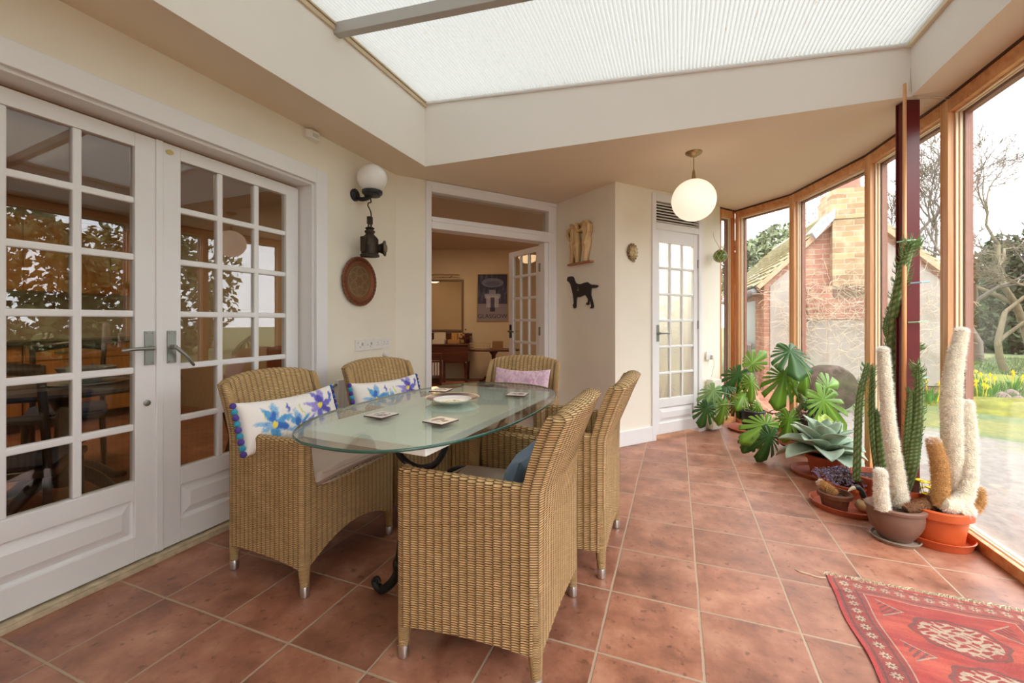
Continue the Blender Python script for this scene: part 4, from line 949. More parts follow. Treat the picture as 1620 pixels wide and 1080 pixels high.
# ------------------------------------------------------------------ pots and indoor plants
terra = simple('terracotta clay', srgb(184,96,66), .7, noise=.14, nscale=14, bump=.1, bscale=60)
terra2 = simple('orange plastic pot', srgb(196,88,44), .4, noise=.08, nscale=20)
brown = simple('brown glazed clay', srgb(120,88,74), .45, noise=.12, nscale=12, bump=.08, bscale=70)
blackp = simple('black plastic pot', srgb(52,48,50), .45, noise=.1)
greyc = simple('grey stoneware', srgb(150,134,120), .5, noise=.1)
soil = simple('dark potting soil', srgb(72,54,42), .95, noise=.4, nscale=60, bump=1, bscale=90)
def pot(parent, c, r0, r1, h, mat, rim=.012, rimh=.03, sx=1, sy=1, bulge=0, z0=0, name='pot'):
    prof = [(r0, z0), (r0+.003, z0+.004)]+[(r0+(r1-r0)*t+bulge*math.sin(PI*t), z0+h*t) for t in (.2, .35, .5, .65, .78)]
    ru = r0+(r1-r0)*.8+bulge*math.sin(PI*.8)
    prof += [(ru, z0+h-rimh), (r1+rim, z0+h-rimh+.004), (r1+rim+.002, z0+h-.004), (r1+rim-.003, z0+h), (r1-.006, z0+h), (r1-.012, z0+h-.02), (r1-.014, z0+h-.03)]
    m = MB(); m.lathe(prof, 48, c=(c[0], c[1], 0), sx=sx, sy=sy); o = m.obj(name, mat, parent, auto=45)
    m = MB(); m.lathe([(r1-.013, z0+h-.03), (r1*.5, z0+h-.022), (.001, z0+h-.024)], 32, c=(c[0], c[1], 0), sx=sx, sy=sy); m.obj('soil', soil, parent, smooth=True)
    return o
def saucer(parent, c, r, h, mat, name='saucer', sx=1, sy=1, z0=0):
    m = MB(); m.lathe([(r*.86, z0+.0005), (r*.9, z0+.001), (r-.004, z0+h-.004), (r, z0+h), (r-.006, z0+h+.001), (r*.9-.004, z0+.010), (.001, z0+.008)], 56, c=(c[0], c[1], 0), sx=sx, sy=sy); return m.obj(name, mat, parent, auto=40)
def spine_tris(pts, rads, count, length, rnd, tilt=.2, wid=.0007, jit=.5, flat=None):
    P = [Vector(p) for p in pts]; seg = [(P[i+1]-P[i]).length for i in range(len(P)-1)]; tot = sum(seg); m = MB()
    cum = np.r_[0, np.cumsum(seg)]
    for _ in range(count):
        s_ = rnd.uniform(0, tot); i = min(max(int(np.searchsorted(cum, s_)-1), 0), len(seg)-1); f = (s_-cum[i])/max(seg[i], 1e-6); p = P[i].lerp(P[i+1], f); t = (P[i+1]-P[i]).normalized()
        r = rads[i]+(rads[i+1]-rads[i])*f; a = rnd.uniform(0, 2*PI); o = t.orthogonal().normalized(); o2 = t.cross(o); n = o*math.cos(a)+o2*math.sin(a); side = t.cross(n)
        d = (n+t*(tilt+rnd.gauss(0, .35))+side*rnd.gauss(0, jit)).normalized(); l = length*rnd.uniform(.5, 1.2); b = p+n*r*.97; w = side if rnd.random() < .5 else t
        k = len(m.v); m.v += [tuple(b-w*wid), tuple(b+w*wid), tuple(b+d*l)]; m.f.append((k, k+1, k+2))
    return m
def cap_end(pts, rads):
    """rounds off the tip of a path"""
    P = [Vector(p) for p in pts]; t = (P[-1]-P[-2]).normalized(); r = rads[-1]; out = list(P); ro = list(rads)
    for k in range(1, 6):
        a = k/5*PI/2; out.append(P[-1]+t*r*math.sin(a)); ro.append(max(r*math.cos(a), .001))
    return out, ro
woolw = simple('white cactus wool', (.92,.90,.85), .9, sheen=.3); woolg = simple('golden cactus wool', srgb(206,160,98), .85, sheen=.2)
skinc = simple('woolly cactus skin', srgb(226,216,190), .9, noise=.2, nscale=40, bump=.8, bscale=160); sking = simple('golden cactus skin', srgb(186,140,84), .9, noise=.25, nscale=40, bump=.8, bscale=160)
def woolly(parent, name, pts, rads, wool, skin, n=6500, ln=.013, label=None, rings=True):
    P = smoothpath(pts, 10); R = cols_along(rads, 10)
    if rings: R = [r*(1+.035*math.sin(i*1.7)) for i, r in enumerate(R)]
    P, R = cap_end(P, R); m = MB(); m.tube(P, R, 20); o = m.obj(name, skin, parent, smooth=True)
    if label: o['label'] = label
    rn = random.Random(len(P)+n); m = spine_tris(P, R, n, ln, rn, -.1, .00075, .9); m.obj('wool', wool, o)
    m = spine_tris(P[-6:], R[-6:], n//12, ln*1.1, rn, .8, .0008, .6); m.obj('wool', woolw, o)
    return o
DB = 2.20
def L(parent_loc, px, py, d):
    return tuple(at(px, py, d)-Vector(parent_loc))
# brown pot with white woolly columns
c0 = (1.045, 2.73, 0)
t = thing('old_man_cactus', 'tall bent white woolly cactus with a short one in an oval brown pot', 'potted cactus', c0, .2)
saucer(t, (0, 0), .102, .018, greyc); pot(t, (0, 0), .062, .104, .165, brown, .012, .022, 1.06, .95, .022, z0=.012)
t.rotation_euler.z = 0
woolly(t, 'stem', [L(c0, 1424, 800, 2.2), L(c0, 1417, 740, 2.2), L(c0, 1406, 670, 2.2), L(c0, 1401, 610, 2.2), L(c0, 1397, 556, 2.2)], [.042, .031, .028, .027, .024], woolw, skinc, 9000)
woolly(t, 'stem', [L(c0, 1397, 806, 2.13), L(c0, 1394, 780, 2.13), L(c0, 1393, 748, 2.13)], [.028, .027, .023], woolw, skinc, 4500)
woolly(t, 'stem', [L(c0, 1432, 806, 2.12), L(c0, 1450, 801, 2.12), L(c0, 1472, 795, 2.14), L(c0, 1486, 780, 2.18), L(c0, 1492, 764, 2.2)], [.018, .023, .025, .027, .024], simple('rusty spines', srgb(150,96,60), .8), simple('withered cactus skin', srgb(120,84,56), .9, noise=.4, nscale=60, bump=.8, bscale=120), 3500, .016, label='withered brown stem lying across the rims')
# orange pot
c0 = (1.232, 2.80, 0)
t = thing('old_man_cactus', 'group of thick white woolly cacti in an orange pot by the window sill', 'potted cactus', c0)
saucer(t, (0, 0), .150, .042, terra2); pot(t, (0, 0), .105, .132, .175, terra2, .010, .045, z0=.012)
woolly(t, 'stem', [L(c0, 1514, 812, 2.18), L(c0, 1509, 740, 2.13), L(c0, 1505, 640, 2.10), L(c0, 1510, 580, 2.10), L(c0, 1521, 526, 2.10)], [.034, .038, .040, .034, .025], woolw, skinc, 11000)
woolly(t, 'stem', [L(c0, 1514, 806, 2.12), L(c0, 1514, 760, 2.12), L(c0, 1513, 700, 2.12), L(c0, 1514, 646, 2.12)], [.026, .027, .025, .020], woolw, skinc, 6500)
woolly(t, 'stem', [L(c0, 1492, 796, 2.07), L(c0, 1506, 800, 2.07), L(c0, 1524, 788, 2.08), L(c0, 1533, 752, 2.09), L(c0, 1533, 690, 2.10), L(c0, 1530, 640, 2.10)], [.028, .035, .034, .030, .028, .022], woolw, skinc, 9500)
woolly(t, 'stem', [L(c0, 1487, 800, 2.10), L(c0, 1488, 765, 2.10), L(c0, 1486, 735, 2.10), L(c0, 1477, 700, 2.10)], [.030, .032, .033, .026], woolg, sking, 6500, label='golden woolly stem')
woolly(t, 'stem', [L(c0, 1516, 812, 2.06), L(c0, 1528, 806, 2.06)], [.030, .034], woolw, skinc, 2500)
woolly(t, 'stem', [L(c0, 1536, 806, 2.12), L(c0, 1545, 795, 2.13), L(c0, 1548, 776, 2.12)], [.026, .03, .022], woolg, sking, 2500, label='dry golden side stem')
# large saucer with a small pot and the gourd bird
c0 = (.945, 3.09, 0)
t = thing('plant_saucer', 'large shallow terracotta saucer holding a small pot and a gourd bird', 'saucer', c0); saucer(t, (0, 0), .178, .035, terra, 'saucer_dish')
cp = (.875, 3.03, .010); t = thing('small_cactus', 'little pale cactus leaning out of a small brown clay pot on the saucer', 'potted cactus', cp)
pot(t, (0, 0), .058, .080, .098, simple('mossy old clay', srgb(118,70,48), .8, noise=.35, nscale=16, bump=.2), .006, .03)
woolly(t, 'stem', [(.0, -.01, .085), (-.025, -.005, .11), (-.065, .01, .135)], [.020, .024, .019], woolg, sking, 2600, .012)
# gourd bird
cg = tuple(at(1372, 822, 2.46)*Vector((1, 1, 0)) if False else (at(1368, 806, 2.46).x, at(1368, 806, 2.46).y, .046))
t = thing('gourd_bird', 'painted gourd toucan with a black neck and white-patched orange beak', 'ornament', cg)
m = MB(); m.sphere((0, 0, 0), .042, 28, 18, sx=1.15, sy=1, sz=.86); m.obj('gourd_body', simple('natural gourd', srgb(206,170,120), .4, noise=.2, nscale=20), t, smooth=True)
e = Vector((-.9323, -.3617, 0))
m = MB(); m.tube(smoothpath([(0, 0, .03), tuple(e*.006+Vector((0, 0, .055))), tuple(e*.022+Vector((0, 0, .085))), tuple(e*.045+Vector((0, 0, .105))), tuple(e*.06+Vector((0, 0, .105)))], 5), cols_along([.018, .016, .0165, .018, .012], 5), 16); m.obj('neck', simple('black gourd paint', (.03,.03,.035), .35), t, smooth=True)
m = MB(); m.lathe([(.019, 0), (.0195, .012), (.0185, .013)], 20, c=(0, 0, .034)); m.obj('neck_band', simple('band paint', srgb(196,120,90), .5), t, smooth=True)
m = MB(); m.tube(smoothpath([tuple(e*.052+Vector((0, 0, .106))), tuple(e*.075+Vector((0, 0, .098))), tuple(e*.098+Vector((0, 0, .082)))], 5), cols_along([.0135, .010, .002], 5), 14); m.obj('beak', simple('cream beak paint', srgb(226,212,180), .4), t, smooth=True)
m = MB(); m.tube(smoothpath([tuple(e*.052+Vector((0, 0, .094))), tuple(e*.05+Vector((0, 0, .08))), tuple(e*.045+Vector((0, 0, .055)))], 5), cols_along([.012, .014, .004], 5), 14); m.obj('orange_bib', simple('orange paint', srgb(196,98,52), .4), t, smooth=True)
m = MB(); m.sphere((.03, .0, .03), .009, 10, 6); m.sphere((.042, .004, .028), .008, 10, 6, sx=1.4); m.tube([(.02, 0, .034), (.05, .004, .02)], .004, 6); m.obj('ribbon', simple('red ribbon', srgb(200,40,30), .6), t, smooth=True)
# dried lavender
cl = tuple(at(1338, 775, 2.78)); cl = (cl[0], cl[1], 0)
t = thing('dried_lavender', 'dried lavender heap in a low clay pot behind the gourd bird', 'dried flowers', (1.02, 3.30, 0))
pot(t, (0, 0), .08, .10, .085, terra, .008, .02)
m = MB(); m2 = MB(); r = random.Random(5)
for k in range(190):
    a = r.uniform(0, 2*PI); q = r.uniform(.02, .17); z = .11+r.uniform(0, .08)*(1-q/.2); x, y = q*math.cos(a)-.02, q*math.sin(a); x0, y0 = x*.4, y*.4
    m.tube([(x0, y0, .075), (x*.8, y*.8, z+.02), (x, y, z)], .0011, 4, cap=False)
    for j in range(3): m2.sphere((x+r.gauss(0, .006), y+r.gauss(0, .006), z+r.gauss(0, .005)), r.uniform(.003, .006), 5, 4)
m.obj('stalks', simple('grey stalks', srgb(110,104,96), .9), t); f = m2.obj('flower_heads', simple('dusty lavender', srgb(150,134,170), .9, noise=.4, nscale=90), t); f['kind'] = 'stuff'
# primrose
t = thing('primrose', 'yellow primroses in a reddish pot between the two woolly cacti', 'potted flowers', (1.20, 2.815+.27, 0)); t.location = (1.215, 3.13, 0); t.location = (1.272, 2.962, 0)
pot(t, (0, 0), .028, .036, .12, terra, .004, .02)
leafg = simple('fresh green leaf', srgb(96,150,60), .5, noise=.2, nscale=30); yel = simple('yellow petal', srgb(244,214,40), .5)
def blade(m, base, dirv, length, width, bend=.3, n=7, chan=.15, tipw=.02, prof=None):
    """a bending, channelled leaf blade with thickness given by two skins"""
    base = Vector(base); d = Vector(dirv).normalized(); side = d.cross(Vector((0, 0, 1)))
    if side.length < .05: side = Vector((1, 0, 0))
    side.normalize(); p = base.copy(); step = length/n; rows = []
    for i in range(n+1):
        t_ = i/n; w = width*(prof(t_) if prof else (math.sin(PI*min(t_*.85+.15, 1))**.8)) ; w = max(w, tipw*width*(1-t_)+.0004); up = side.cross(d).normalized()
        rows.append([p-side*w+up*w*chan*2, p-side*w*.5+up*w*chan*.6, p.copy(), p+side*w*.5+up*w*chan*.6, p+side*w+up*w*chan*2]); p = p+d*step; d = (d+Vector((0, 0, -bend/n))).normalized()
    o = len(m.v)
    for r_ in rows:
        for q in r_: m.v.append(tuple(q))
    for i in range(n):
        for j in range(4): m.f.append((o+i*5+j, o+i*5+j+1, o+(i+1)*5+j+1, o+(i+1)*5+j))
    return rows
m = MB(); r = random.Random(8)
for k in range(14): a = k*2.4; blade(m, (0, 0, .11), (math.cos(a), math.sin(a), r.uniform(.6, 1.6)), r.uniform(.06, .09), .016, 1.0)
o = m.obj('foliage', leafg, t, smooth=True); s_ = o.modifiers.new('t', 'SOLIDIFY'); s_.thickness = .0012
for k in range(9):
    a = k*2.4; q = .055*math.sqrt((k+.5)/9); c = Vector((q*math.cos(a), q*math.sin(a), .215+r.uniform(-.03, .04))); m = MB()
    for j in range(5):
        b = j*2*PI/5; mm = Matrix.Translation(c+Vector((math.cos(b)*.011, math.sin(b)*.011, .003))) @ rotz(b) @ Matrix.Rotation(-.35, 4, 'Y'); m.sphere((0, 0, 0), .0135, 8, 5, sz=.25, M=Matrix.Identity(4)); nv = 8*6
        m.v[-nv:] = [tuple(mm @ Vector(v)) for v in m.v[-nv:]]
    fo = m.obj('flower', yel, t, smooth=True); m = MB(); m.tube([c, c-Vector((c.x*.5, c.y*.5, .09))], .0015, 5); m.obj('flower_stalk', leafg, fo)
# spiny tall green cactus
gskin = attr_mat('speckled green cactus skin', .5, .4, 200); gneedle = simple('green needle leaf', srgb(112,150,84), .5)
c0 = (1.165, 3.30, 0)
t = thing('needle_cactus', 'tall green spiny cactus with many stems tied to the dark red post', 'potted cactus', c0)
pot(t, (0, 0), .09, .125, .16, terra, .01, .03); saucer(t, (0, 0), .15, .02, terra)
def green_stem(pts, rads, needles, nl=.022, tip=True):
    P = smoothpath(pts, 14); R = cols_along(rads, 14); P, R = cap_end(P, R); m = MB(); nk = 16; m.tube(P, R, nk, cap=True)
    cols_ = []; V = np.array(m.v)
    rnd = np.random.default_rng(len(P)); k = 0; nn_ = []
    for i in range(len(P)):
        for j in range(nk):
            hexa = (i*1.0+(j % 4)*.5) % 2 < .5 and j % 2 == 0
            cols_.append(srgb(176,184,136) if hexa else (srgb(84,116,62) if (i+j) % 3 else srgb(98,130,72)))
    # tubercles
    for i in range(len(P)):
        for j in range(nk):
            q = Vector(m.v[i*nk+j]); c = P[i]; f = 1+.16*((i+j) % 2); m.v[i*nk+j] = tuple(c+(q-c)*f)
    o = m.obj('stem', gskin, t, smooth=True, col=np.array(cols_))
    rn = random.Random(needles+len(P)); m = spine_tris(P, R, needles, .010, rn, .5, .0006, .3); m.obj('spines', woolw, o)
    if tip:
        n0 = int(len(P)*.35); m = MB()
        for _ in range(int(needles*.26)+26):
            i = rn.randint(n0, len(P)-2); tt = (P[i+1]-P[i]).normalized(); a = rn.uniform(0, 2*PI); o1 = tt.orthogonal().normalized(); n1 = o1*math.cos(a)+tt.cross(o1)*math.sin(a); b = P[i]+n1*R[i]*.9
            l = nl*1.35*(.5+.8*(i-n0)/(len(P)-n0)); m.tube([b, b+(n1*.8+tt*.6).normalized()*l*.6, b+(n1*.7+tt*.9).normalized()*l], [.0022, .0018, .0004], 4, cap=False)
        m.obj('needle_leaves', gneedle, o)
green_stem([L(c0, 1355, 760, 2.55), L(c0, 1357, 690, 2.55), L(c0, 1360, 630, 2.55), L(c0, 1371, 582, 2.55)], [.018, .018, .016, .012], 300)
green_stem([L(c0, 1388, 745, 2.62), L(c0, 1381, 690, 2.62), L(c0, 1379, 630, 2.62), L(c0, 1381, 585, 2.62)], [.016, .016, .014, .010], 260)
green_stem([L(c0, 1400, 755, 2.6), L(c0, 1394, 705, 2.6), L(c0, 1390, 655, 2.6)], [.032, .028, .018], 260)
green_stem([L(c0, 1408, 760, 2.60), L(c0, 1412, 660, 2.55), L(c0, 1412, 580, 2.5), L(c0, 1416, 500, 2.42), L(c0, 1428, 430, 2.32), L(c0, 1440, 388, 2.26)], [.040, .036, .034, .028, .022, .017], 900, .034)
green_stem([L(c0, 1412, 600, 2.5), L(c0, 1430, 575, 2.44), L(c0, 1450, 550, 2.4)], [.022, .018, .013], 200, .026)
green_stem([L(c0, 1409, 540, 2.48), L(c0, 1402, 525, 2.46), L(c0, 1404, 505, 2.46), L(c0, 1412, 488, 2.46)], [.010, .013, .013, .010], 120)
c0 = (1.135, 2.965, 0)
t = thing('needle_cactus', 'pair of speckled green spiny stems in a small pot before the red post', 'potted cactus', c0); pot(t, (0, 0), .042, .052, .12, terra, .005, .02)
green_stem([(0, 0, .1), L(c0, 1434, 740, 2.3), L(c0, 1436, 700, 2.28), L(c0, 1439, 655, 2.28), L(c0, 1441, 622, 2.28)], [.016, .020, .018, .014, .010], 260)
green_stem([(.02, 0, .1), L(c0, 1442, 740, 2.26), L(c0, 1447, 700, 2.26), L(c0, 1453, 650, 2.26), L(c0, 1454, 600, 2.26), L(c0, 1452, 580, 2.26)], [.018, .024, .025, .019, .015, .010], 420, .026)
c0 = (1.165, 3.30, 0); t = [o for o in COL.objects if o.name == 'needle_cactus'][0]
m = MB()
tiec = [simple('green garden tie', srgb(150,190,150), .5), simple('blue garden tie', srgb(150,190,210), .5)]
for k, (px_, py_, d) in enumerate(((1430, 383, 2.27), (1452, 448, 2.3), (1448, 510, 2.33), (1450, 598, 2.36), (1438, 638, 2.38))):
    m = MB(); p = at(px_, py_, d); m.tube([(p.x-c0[0]-.035, p.y-c0[1]-.01, p.z), (p.x-c0[0], p.y-c0[1]-.03, p.z+.004), (p.x-c0[0]+.045, p.y-c0[1]-.005, p.z+.012)], .006, 6); m.v = [(a, b, p.z+(c-p.z)*(.7)) for a, b, c in m.v]; m.obj('plant_tie', tiec[k % 2], t)
# agave
agm = simple('grey green agave leaf', srgb(168,186,166), .55, noise=.12, nscale=9, spec=.3); agy = simple('yellow green young leaf', srgb(176,196,96), .5)
t = thing('agave', 'broad grey-green agave rosette on a clay saucer in front of the monstera', 'potted plant', (1.01, 3.68, 0))
saucer(t, (-.02, 0), .20, .03, terra); pot(t, (0, 0), .09, .12, .15, terra, .01, .03)
r = random.Random(4); agprof = lambda q: (.35+.65*math.sin(PI*min(q*.78+.22, 1))**.7) if q < .5 else max((.35+.65*math.sin(PI*min(q*.78+.22, 1))**.7)*1.0, .0)
def agp(q): return (.55+.9*q) if q < .5 else max(0, 1-((q-.5)/.5)**2.2)
for k in range(30):
    f = k/29; a = k*2.39996+.3; el = math.radians(10+72*f); l = .375*(1-.40*f)*(.9+.2*r.random())*(1-.34*max(0, math.cos(a-.1))*math.cos(el)); m = MB()
    blade(m, (0, 0, .145+.05*f), (math.cos(a)*math.cos(el), math.sin(a)*math.cos(el), math.sin(el)), l, .092*(1-.35*f), .95*(1-f)+.1, 10, .22, prof=agp)
    o = m.obj('leaf', agy if k in (24, 27) else agm, t, smooth=True); s_ = o.modifiers.new('t', 'SOLIDIFY'); s_.thickness = .005
# monsteras
def mon_mat(name, c, v):
    m, nt, b = newmat(name); nt.nodes.remove(b); out = nt.nodes['Material Output']
    at_ = N(nt, 'ShaderNodeAttribute', attribute_name='Col'); hs = N(nt, 'ShaderNodeMix', data_type='RGBA', blend_type='MULTIPLY'); hs.inputs[0].default_value = 1; hs.inputs[7].default_value = c4(c); nt.links.new(at_.outputs['Color'], hs.inputs[6])
    pr_ = N(nt, 'ShaderNodeBsdfPrincipled'); nt.links.new(hs.outputs[2], pr_.inputs['Base Color']); pr_.inputs['Roughness'].default_value = .38
    tl = N(nt, 'ShaderNodeBsdfTranslucent'); tl.inputs['Color'].default_value = c4(v); mx = N(nt, 'ShaderNodeMixShader'); mx.inputs[0].default_value = .28
    nt.links.new(pr_.outputs[0], mx.inputs[1]); nt.links.new(tl.outputs[0], mx.inputs[2]); nt.links.new(mx.outputs[0], out.inputs[0]); return m
mleaf = [mon_mat('monstera leaf dark', srgb(58,98,44), srgb(110,170,40)), mon_mat('monstera leaf bright', srgb(116,156,52), srgb(160,200,40)), mon_mat('monstera leaf light', srgb(136,168,108), srgb(150,200,90))]
stemm = simple('green leaf stalk', srgb(134,150,88), .5, noise=.1)
def mon_leaf(parent, tip_c, normal, updir, size, kind, droop=.25, seed=0, cuts=6, stalk_from=None):
    """heart-shaped split leaf: polar outline with deep notches, folded along its midrib"""
    rn = random.Random(seed); n = 150; out = []; cols_ = []
    nrm = Vector(normal).normalized(); yv = Vector(updir); yv = (yv-nrm*yv.dot(nrm)).normalized(); xv = yv.cross(nrm); c = Vector(tip_c)
    cutang = []
    for sgn in (1, -1):
        for k in range(cuts): cutang.append(sgn*(math.radians(22)+k*math.radians(128)/cuts+rn.uniform(-.04, .04)))
    rings = 6; V = []; Cc = []
    for i in range(n):
        th = -PI+2*PI*i/n; a = abs(th)
        r = size*(.50+.20*math.cos(th)+.10*math.cos(2*th)); r *= 1+.16*math.exp(-(a/.16)**2)
        if a > PI-.32: r *= .30+.70*((PI-a)/.32)
        cut = 1.0
        for ca in cutang:
            d = abs(th-ca); w = .075
            if d < w: cut = min(cut, .30+.70*(d/w)**2)
        r *= cut
        for k in range(1, rings+1):
            f = k/rings; rad = r*f; x = math.sin(th)*rad; y = math.cos(th)*rad; z = -droop*abs(x)**1.3/size**.3*1.7+.05*abs(x)*(math.sin(th*9+seed) > 0)-droop*.9*max(y, 0)**2/size-.35*droop*max(-y, 0)**2/size+.012*size*math.sin(th*13)*f
            V.append(c+xv*x+yv*y+nrm*z); rib = .5+.5*math.cos(th*13); Cc.append([1+.25*(1-f)*(a < .1)+.12*rib]*3 if a > .07 else [1.5]*3)
    m = MB(); m.v = [tuple(c)]+[tuple(v) for v in V]; Cc = [[1.4]*3]+Cc
    for i in range(n):
        j = (i+1) % n; m.f.append((0, 1+i*rings, 1+j*rings))
        for k in range(rings-1): m.f.append((1+i*rings+k, 1+i*rings+k+1, 1+j*rings+k+1, 1+j*rings+k))
    o = m.obj('leaf', mleaf[kind], parent, smooth=True, col=np.clip(np.array(Cc), 0, 2)); s_ = o.modifiers.new('t', 'SOLIDIFY'); s_.thickness = .0012
    if stalk_from is not None:
        s0_ = Vector(stalk_from); mid = (s0_+c)/2+Vector((0, 0, .05)); m = MB(); m.tube(smoothpath([s0_, mid, c-nrm*.004-yv*.0], 8), cols_along([.006, .0045, .0035], 8), 8); m.obj('stalk', stemm, parent, smooth=True)
def cdir(r, u, f):   # direction in room space from right / up / away components
    return Vector((r*.9323-f*.3617, r*.3617+f*.9323, u))
c0 = (.70, 4.90, 0)
t = thing('monstera', 'smaller monstera drooping from a black pot on a terracotta saucer in the corner', 'potted plant', c0)
saucer(t, (0, 0), .205, .026, terra); pot(t, (.02, .0), .085, .115, .20, blackp, .006, .03, z0=.012)
cs = (.02, 0, .20)
for i, (px_, py_, d, nr, up, sz, kd, dr) in enumerate((
    (1190, 575, 4.28, (-.2, .3, -1), (.6, .5, 0), .20, 1, .4), (1168, 592, 4.25, (-.5, .2, -1), (-.6, -.8, 0), .22, 0, .3), (1188, 603, 4.2, (0, .2, -1), (.1, -1, 0), .20, 1, .5),
    (1128, 618, 3.98, (-.4, .5, -1), (-.5, -.9, 0), .19, 2, .4), (1118, 645, 3.95, (-.3, .2, -1), (-.3, -1, 0), .18, 0, .4), (1150, 612, 4.25, (-.2, .9, -.5), (-1, -.2, 0), .20, 0, .5), (1145, 640, 4.1, (.1, .3, -1), (-.2, -1, 0), .18, 1, .5),
    (1200, 640, 4.25, (.3, .4, -1), (.5, -1, 0), .15, 1, .5), (1175, 625, 4.2, (.1, .8, -.6), (-.3, -.6, 0), .16, 1, .5), (1164, 640, 4.35, (-.2, .4, -1), (.3, -1, 0), .13, 0, .5))):
    mon_leaf(t, L(c0, px_, py_, d), cdir(*nr), cdir(*up), sz*1.2, kd, dr, 40+i, stalk_from=cs)
c0 = (.99, 4.285, 0)
t = thing('monstera', 'large monstera with broad split leaves in a big black pot on a wheeled stand', 'potted plant', c0)
m = MB(); m.lathe([(.15, .045), (.155, .05), (.155, .06), (.15, .062)], 32); m.obj('stand_board', simple('dark stand', (.03,.03,.03), .5), t)
for k in range(4): a = k*PI/2+.4; m = MB(); m.lathe([(.018, -.01), (.02, -.006), (.02, .006), (.018, .01)], 16, M=Matrix.Translation((.12*math.cos(a), .12*math.sin(a), .0215)) @ rotz(a) @ RX); m.box(.12*math.cos(a)-.008, .12*math.cos(a)+.008, .12*math.sin(a)-.008, .12*math.sin(a)+.008, .03, .046); m.obj('castor', M['blackm'], t)
saucer(t, (0, 0), .185, .055, simple('pinkish clay saucer', srgb(196,130,100), .7, noise=.1), z0=.062, name='saucer'); pot(t, (0, 0), .12, .158, .235, blackp, .008, .035, z0=.075)
m = MB(); r = random.Random(12)
for k in range(40):
    a = r.uniform(0, 2*PI); q = r.uniform(.02, .13); p0 = Vector((q*math.cos(a), q*math.sin(a), .285)); p1 = p0+Vector((r.gauss(0, .05), r.gauss(0, .05), r.uniform(.02, .06))); p2 = p1+Vector((r.gauss(0, .06), r.gauss(0, .06), -r.uniform(.01, .05))); m.tube(smoothpath([p0, p1, p2], 4), .005, 6)
m.obj('aerial_roots', simple('brown aerial roots', srgb(140,106,84), .8, noise=.2), t, smooth=True)
m = MB(); m.tube(smoothpath([(0, 0, .28), (-.02, -.02, .34), (.02, .0, .42), (0, .02, .50)], 6), cols_along([.022, .02, .018, .014], 6), 12); m.obj('trunk', simple('brown green trunk', srgb(130,120,80), .7, noise=.2), t, smooth=True)
for i, (px_, py_, d, nr, up, sz, kd, dr, cs) in enumerate((
    (1250, 555, 3.5, (-.1, .8, -.6), (-.1, -.55, -.3), .27, 0, .22, (0, .02, .48)), (1240, 595, 3.55, (-.1, .35, -1), (-.25, -1, 0), .26, 1, .3, (0, 0, .45)), (1270, 578, 3.45, (.2, .3, -1), (.15, -1, 0), .22, 1, .4, (0, 0, .45)),
    (1302, 632, 3.3, (.1, .25, -1), (.55, -.8, -.1), .30, 1, .2, (.03, 0, .35)), (1308, 612, 3.4, (.3, .35, -1), (1, .3, 0), .20, 1, .3, (.03, 0, .35)), (1248, 662, 3.4, (-.4, .1, -1), (-.1, -1, 0), .19, 1, .5, (-.02, -.04, .36)),
    (1212, 672, 3.35, (-.2, .5, -1), (-.7, -.5, 0), .22, 1, .3, (-.05, -.05, .3)), (1218, 690, 3.3, (-.1, .2, -1), (-.3, -1, 0), .20, 0, .5, (-.05, -.05, .3)), (1192, 690, 3.35, (-.4, .3, -1), (-.6, -1, 0), .14, 0, .5, (-.05, -.05, .3)), (1285, 640, 3.35, (0, .6, -.7), (.4, -.3, 0), .17, 0, .4, (.02, 0, .36)),
    (1262, 600, 3.7, (.1, .4, -1), (.2, -1, .2), .2, 1, .4, (0, 0, .42)))):
    mon_leaf(t, L(c0, px_, py_, d), cdir(*nr), cdir(*up), sz*1.2, kd, dr, 60+i, stalk_from=cs)
# ------------------------------------------------------------------ outdoors: ground
def ground_mat():
    m, nt, b = newmat('garden ground'); tc = N(nt, 'ShaderNodeTexCoord'); sx = N(nt, 'ShaderNodeSeparateXYZ'); nt.links.new(tc.outputs['Object'], sx.inputs[0])
    n1 = N(nt, 'ShaderNodeTexNoise', Scale=1.2, Detail=6.0); nt.links.new(tc.outputs['Object'], n1.inputs['Vector'])
    n2 = N(nt, 'ShaderNodeTexNoise', Scale=14.0, Detail=6.0); nt.links.new(tc.outputs['Object'], n2.inputs['Vector'])
    stone = mixc(nt, n2.outputs['Fac'], srgb(112,104,98), srgb(150,142,134)); grass = mixc(nt, n2.outputs['Fac'], srgb(64,84,52), srgb(112,126,84)); moss = mixc(nt, n2.outputs['Fac'], srgb(96,98,52), srgb(134,132,76))
    gg = N(nt, 'ShaderNodeMapRange'); gg.inputs['From Min'].default_value=.42; gg.inputs['From Max'].default_value=.58; nt.links.new(n1.outputs['Fac'], gg.inputs[0])
    gm = mixc(nt, gg.outputs[0], grass, moss)
    d = math_(nt, 'ADD', math_(nt, 'MULTIPLY', sx.outputs[0], .62), math_(nt, 'MULTIPLY', sx.outputs[1], .42)); d = math_(nt, 'ADD', d, math_(nt, 'MULTIPLY', n1.outputs['Fac'], 1.2))
    st = N(nt, 'ShaderNodeMapRange'); st.inputs['From Min'].default_value = 4.55; st.inputs['From Max'].default_value = 4.75; nt.links.new(d, st.inputs[0])
    nt.links.new(mixc(nt, st.outputs[0], stone, gm), b.inputs['Base Color']); b.inputs['Roughness'].default_value = .9
    bp = N(nt, 'ShaderNodeBump'); bp.inputs['Strength'].default_value = .8; bp.inputs['Distance'].default_value = .03; nt.links.new(n2.outputs['Fac'], bp.inputs['Height']); nt.links.new(bp.outputs[0], b.inputs['Normal']); return m
